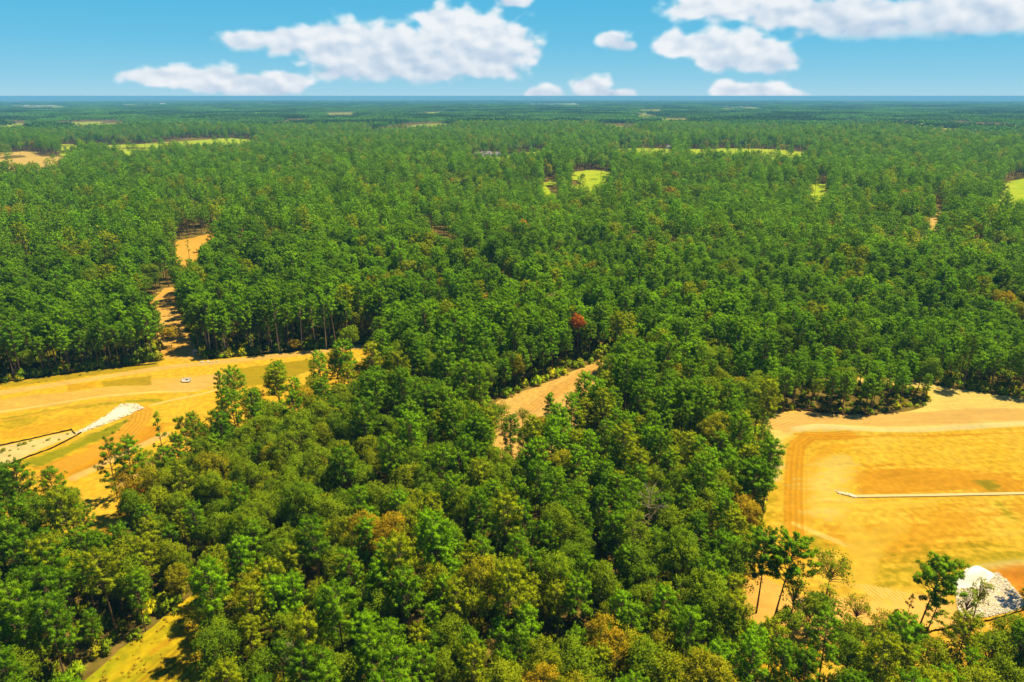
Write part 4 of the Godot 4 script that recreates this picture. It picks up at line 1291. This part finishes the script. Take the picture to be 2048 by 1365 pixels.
func build_works() -> void:
	var white := flat_mat("white_fabric", Color(0.88, 0.86, 0.8), 0.8)
	var concrete := flat_mat("concrete", Color(0.705, 0.681, 0.623))
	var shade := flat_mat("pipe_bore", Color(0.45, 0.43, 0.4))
	ribbon_fence(outline(THINGS["fence_a"]), "black silt fence along the upper side of the pale washout in the basin", "black_cloth")
	ribbon_fence(outline(THINGS["fence_a2"]), "short dark silt fence closing the washout where the rock spillway ends", "black_cloth")
	ribbon_fence(outline(THINGS["fence_b"]), "black silt fence along the lower side of the pale washout in the basin", "black_cloth")
	ribbon_fence(outline(THINGS["fence_c"]), "black silt fence along the tree line left of the sandy track", "black_cloth")
	ribbon_fence(outline(THINGS["fence_d"]), "black silt fence at the foot of the tall pines behind the basin lane", "black_cloth")
	ribbon_fence(outline(THINGS["fence_e"]), "brown silt fence below the furrowed bank and the rock heap", "brown_cloth")
	ribbon_fence(outline(THINGS["fence_f"]), "brown silt fence between the wood and the golden field", "brown_cloth")

	# spillway of white rock in the basin
	var sp := outline(THINGS["spill"])
	var o: Node3D = part("rock_spillway", heap(sp, 0.5, 0.1), flat_mat("spill_dust", Color(0.84, 0.79, 0.66)))
	tag(o, "white rock lined spillway running down into the basin", "", "", "structure")
	stones("spillway_stones", sp, 1100, 0.28, func(_p): return 0.35, "white stones covering the spillway in the basin")

	# white heap and riprap beside the field
	o = part("rock_heap", heap(outline(THINGS["mound"]), 2.3, 0.15), white)
	tag(o, "smooth bright white heap at the corner of the golden field", "gravel heap")
	var rip := outline(THINGS["riprap"])
	o = part("riprap_slope", heap(rip, 0.15, 0.09), flat_mat("stone_dust", Color(0.72, 0.65, 0.5)))
	tag(o, "pale slope under the riprap stones", "", "", "structure")
	stones("riprap_stones", rip, 2800, 0.19, func(_p): return 0.2, "loose pale riprap stones spread below the white heap")

	# furrowed bank
	var bank := Soup.new()
	var dir := Vector2(0.32, 1.0).normalized()
	for i in 44:
		var root := Vector2(56.0 + i * 0.95, -126.2 + 1.8 * sin(i * 0.2))
		var len_ := 11.0 + fine.get_noise_2d(i * 60.0, 3.0) * 5.0
		for k in 6:
			var p := root + dir * len_ * k / 6.0 + Vector2(fine.get_noise_2d(i * 90.0, k * 40.0) * 0.5, 0)
			var q := root + dir * len_ * (k + 1) / 6.0 + Vector2(fine.get_noise_2d(i * 90.0, k * 40.0 + 40.0) * 0.5, 0)
			var w := Vector2(0.36, 0)
			var hh := 0.13
			bank.quad(Vector3(p.x - w.x, 0.04, p.y), Vector3(p.x, hh, p.y), Vector3(q.x, hh, q.y), Vector3(q.x - w.x, 0.04, q.y), Vector3(-1, 1, 0))
			bank.quad(Vector3(p.x + w.x, 0.04, p.y), Vector3(p.x, hh, p.y), Vector3(q.x, hh, q.y), Vector3(q.x + w.x, 0.04, q.y), Vector3(1, 1, 0))
	o = part("furrowed_bank", bank.mesh(), flat_mat("bank_soil", Color(0.77, 0.61, 0.31)))
	tag(o, "ridges of soil between rills on the peach bank at the near side of the field", "", "", "structure")

	# concrete channel across the field, with white stones at its head
	var ch := outline(THINGS["channel"])
	var slab := Soup.new()
	for i in ch.size() - 1:
		var d := (ch[i + 1] - ch[i]).normalized().orthogonal() * 0.55
		for sg in [-1.0, 1.0]:
			var a: Vector2 = ch[i] + d * sg
			var b: Vector2 = ch[i + 1] + d * sg
			var a2: Vector2 = ch[i] + d * sg * 0.55
			var b2: Vector2 = ch[i + 1] + d * sg * 0.55
			var c := ch[i]
			var c2 := ch[i + 1]
			slab.quad(Vector3(a.x, 0.36, a.y), Vector3(b.x, 0.36, b.y), Vector3(b2.x, 0.36, b2.y), Vector3(a2.x, 0.36, a2.y), Vector3.UP)
			slab.quad(Vector3(a.x, 0.0, a.y), Vector3(b.x, 0.0, b.y), Vector3(b.x, 0.36, b.y), Vector3(a.x, 0.36, a.y), Vector3(d.x, 0, d.y) * sg)
			slab.quad(Vector3(a2.x, 0.36, a2.y), Vector3(b2.x, 0.36, b2.y), Vector3(c2.x, 0.2, c2.y), Vector3(c.x, 0.2, c.y), Vector3.UP)
	o = part("concrete_channel", slab.mesh(), flat_mat("channel_concrete", Color(0.754, 0.689, 0.476)))
	tag(o, "narrow pale channel running straight across the golden field", "channel")
	stones("channel_stones", PackedVector2Array([ch[0] + Vector2(-0.6, -1.0), ch[1] + Vector2(0, -1.0), ch[2] + Vector2(0.5, -0.4), ch[2] + Vector2(0, 0.6), ch[0] + Vector2(0.2, 0.8)]), 90, 0.34, func(_p): return 0.15, "white stones at the head of the channel in the golden field")

	# headwall with a culvert pipe
	o = thing("headwall", "white concrete headwall with a dark pipe opening on the basin slope", "headwall", Vector3(-127.0, 0.1, -245.4), 0.1)
	var wall := Soup.new()
	var pr := 0.62
	var arc := []
	for i in 17:
		var a := TAU * i / 16.0
		arc.append(Vector3(cos(a) * pr, 1.0 + sin(a) * pr, 0.3))
	for i in 16:   # face with a round hole
		var mid: Vector3 = (arc[i] + arc[i + 1]) / 2.0 - Vector3(0, 1, 0)
		var e := []
		for p in [arc[i], arc[i + 1]]:
			var q: Vector3 = p - Vector3(0, 1.0, 0)
			var k := minf(2.1 / maxf(absf(q.x), 0.01), (1.3 if q.y > 0.0 else 1.0) / maxf(absf(q.y), 0.01))
			e.append(Vector3(q.x * k, 1.0 + q.y * k, 0.3))
		wall.quad(arc[i], arc[i + 1], e[1], e[0], Vector3(0, 0, 1))
		wall.quad(arc[i], arc[i + 1], arc[i + 1] - Vector3(0, 0, 0.5), arc[i] - Vector3(0, 0, 0.5), -mid)
	wall.box(Vector3(0, 2.42, 0.05), Vector3(4.5, 0.25, 0.6))
	for sg in [-1.0, 1.0]:
		wall.box(Vector3(sg * 2.45, 0.95, 0.7), Vector3(0.3, 1.9, 1.6), Basis(Vector3.UP, sg * 0.5))
	o.basis = Basis(Vector3.UP, 0.1) * Basis(Vector3.RIGHT, -0.85) * Basis.from_scale(Vector3(0.62, 0.62, 0.62))
	part("wall", wall.mesh(), concrete, o)
	var apron := Soup.new()
	apron.box(Vector3(0, -0.35, 1.2), Vector3(4.6, 0.14, 2.0), Basis(Vector3.RIGHT, 0.85))
	part("apron", apron.mesh(), concrete, o)
	var pipe := Soup.new()
	for i in 16:
		pipe.quad(arc[i] - Vector3(0, 0, 0.02), arc[i + 1] - Vector3(0, 0, 0.02), arc[i + 1] - Vector3(0, 0, 2.4), arc[i] - Vector3(0, 0, 2.4), Vector3(0, 1, 0) - (arc[i] + arc[i + 1]) / 2.0)
		pipe.flat(arc[i] - Vector3(0, 0, 2.4), arc[i + 1] - Vector3(0, 0, 2.4), Vector3(0, 1, -2.1), Vector3(0, 0, 1))
	part("pipe", pipe.mesh(), shade, o)

	# broken concrete where the track meets the lane
	rng.seed = 12
	for i in 6:
		var s := Soup.new()
		s.box(Vector3(0, 0.35, 0), Vector3(rng.randf_range(0.8, 1.6), 0.7, rng.randf_range(0.6, 1.1)), Basis.from_euler(Vector3(0.1, i, 0.12)))
		o = part("concrete_block", s.mesh(), concrete, self, Vector3(-129.5 + i * 1.25, 0.05, -264.8 + 0.7 * sin(i * 2.3)))
		tag(o, "%s pale concrete block in the rubble at the mouth of the sandy track" % ["first", "second", "third", "fourth", "fifth", "last"][i], "concrete block", "rubble blocks at the track mouth")
	# pipe length lying on the track
	o = thing("drain_pipe", "short drain pipe with dark round mouth lying at the mouth of the sandy track", "drain pipe", Vector3(-137.0, 0.05, -276.2), 0.5)
	var tube := Soup.new()
	var bore := Soup.new()
	for i in 14:
		var d0 := Vector3(cos(TAU * i / 14), sin(TAU * i / 14), 0)
		var d1 := Vector3(cos(TAU * (i + 1) / 14), sin(TAU * (i + 1) / 14), 0)
		var up := Vector3(0, 0.9, 0)
		tube.quad(up + d0 * 0.9 + Vector3(0, 0, 0.8), up + d1 * 0.9 + Vector3(0, 0, 0.8), up + d1 * 0.9 - Vector3(0, 0, 0.8), up + d0 * 0.9 - Vector3(0, 0, 0.8), d0)
		tube.quad(up + d0 * 0.9 + Vector3(0, 0, 0.8), up + d1 * 0.9 + Vector3(0, 0, 0.8), up + d1 * 0.75 + Vector3(0, 0, 0.8), up + d0 * 0.75 + Vector3(0, 0, 0.8), Vector3(0, 0, 1))
		bore.quad(up + d0 * 0.75 + Vector3(0, 0, 0.78), up + d1 * 0.75 + Vector3(0, 0, 0.78), up + d1 * 0.75 - Vector3(0, 0, 0.78), up + d0 * 0.75 - Vector3(0, 0, 0.78), -d0)
	part("shell", tube.mesh(), concrete, o)
	part("bore", bore.mesh(), shade, o)

# ---------------------------------------------------------------- houses far off
func house(at: Vector2, w: float, d: float, h: float, turn: float, wall_c: Color, roof_c: Color, label: String) -> void:
	var o := thing("house", label, "house", Vector3(at.x, ground_y(at.x, at.y), at.y), turn, "houses far beyond the wood")
	var wall := Soup.new()
	wall.box(Vector3(0, h / 2.0, 0), Vector3(w, h, d))
	var wm := "wall_%d" % int(wall_c.r * 100.0)
	part("wall", wall.mesh(), flat_mat(wm, wall_c), o)
	var roof := Soup.new()
	var y0 := h + 0.01
	var rise := d * 0.36
	var ex := w / 2.0 + 0.4
	var ez := d / 2.0 + 0.4
	for sg in [-1.0, 1.0]:
		roof.quad(Vector3(-ex, y0, sg * ez), Vector3(ex, y0, sg * ez), Vector3(ex, y0 + rise, 0), Vector3(-ex, y0 + rise, 0), Vector3(0, 1, sg))
		roof.flat(Vector3(sg * (ex - 0.4), y0, -ez), Vector3(sg * (ex - 0.4), y0, ez), Vector3(sg * (ex - 0.4), y0 + rise, 0), Vector3(sg, 0, 0))
	part("roof", roof.mesh(), flat_mat("roof_%d" % int(roof_c.r * 100.0), roof_c), o)
	for i in 4:
		var p := Soup.new()
		p.box(Vector3((i - 1.5) * w / 4.5, h * 0.55, d / 2.0 + 0.02), Vector3(1.3, 1.5, 0.08))
		part("window", p.mesh(), flat_mat("window_glass", Color(0.1, 0.12, 0.14), 0.3), o)

func build_houses() -> void:
	rng.seed = 50
	for i in HOUSES.size():
		var e: Array = HOUSES[i]
		var at := Vector2(e[0], e[1])
		var big: bool = e[2] > 30
		var w: float = e[2] * (0.5 if big else 1.0)
		house(at, w, w * (0.35 if big else 0.7), 7.0 if big else 5.5, rng.randf_range(-0.5, 0.5), Color(0.85, 0.84, 0.8), Color(0.8, 0.8, 0.78) if big else Color(0.5, 0.48, 0.47), e[3])
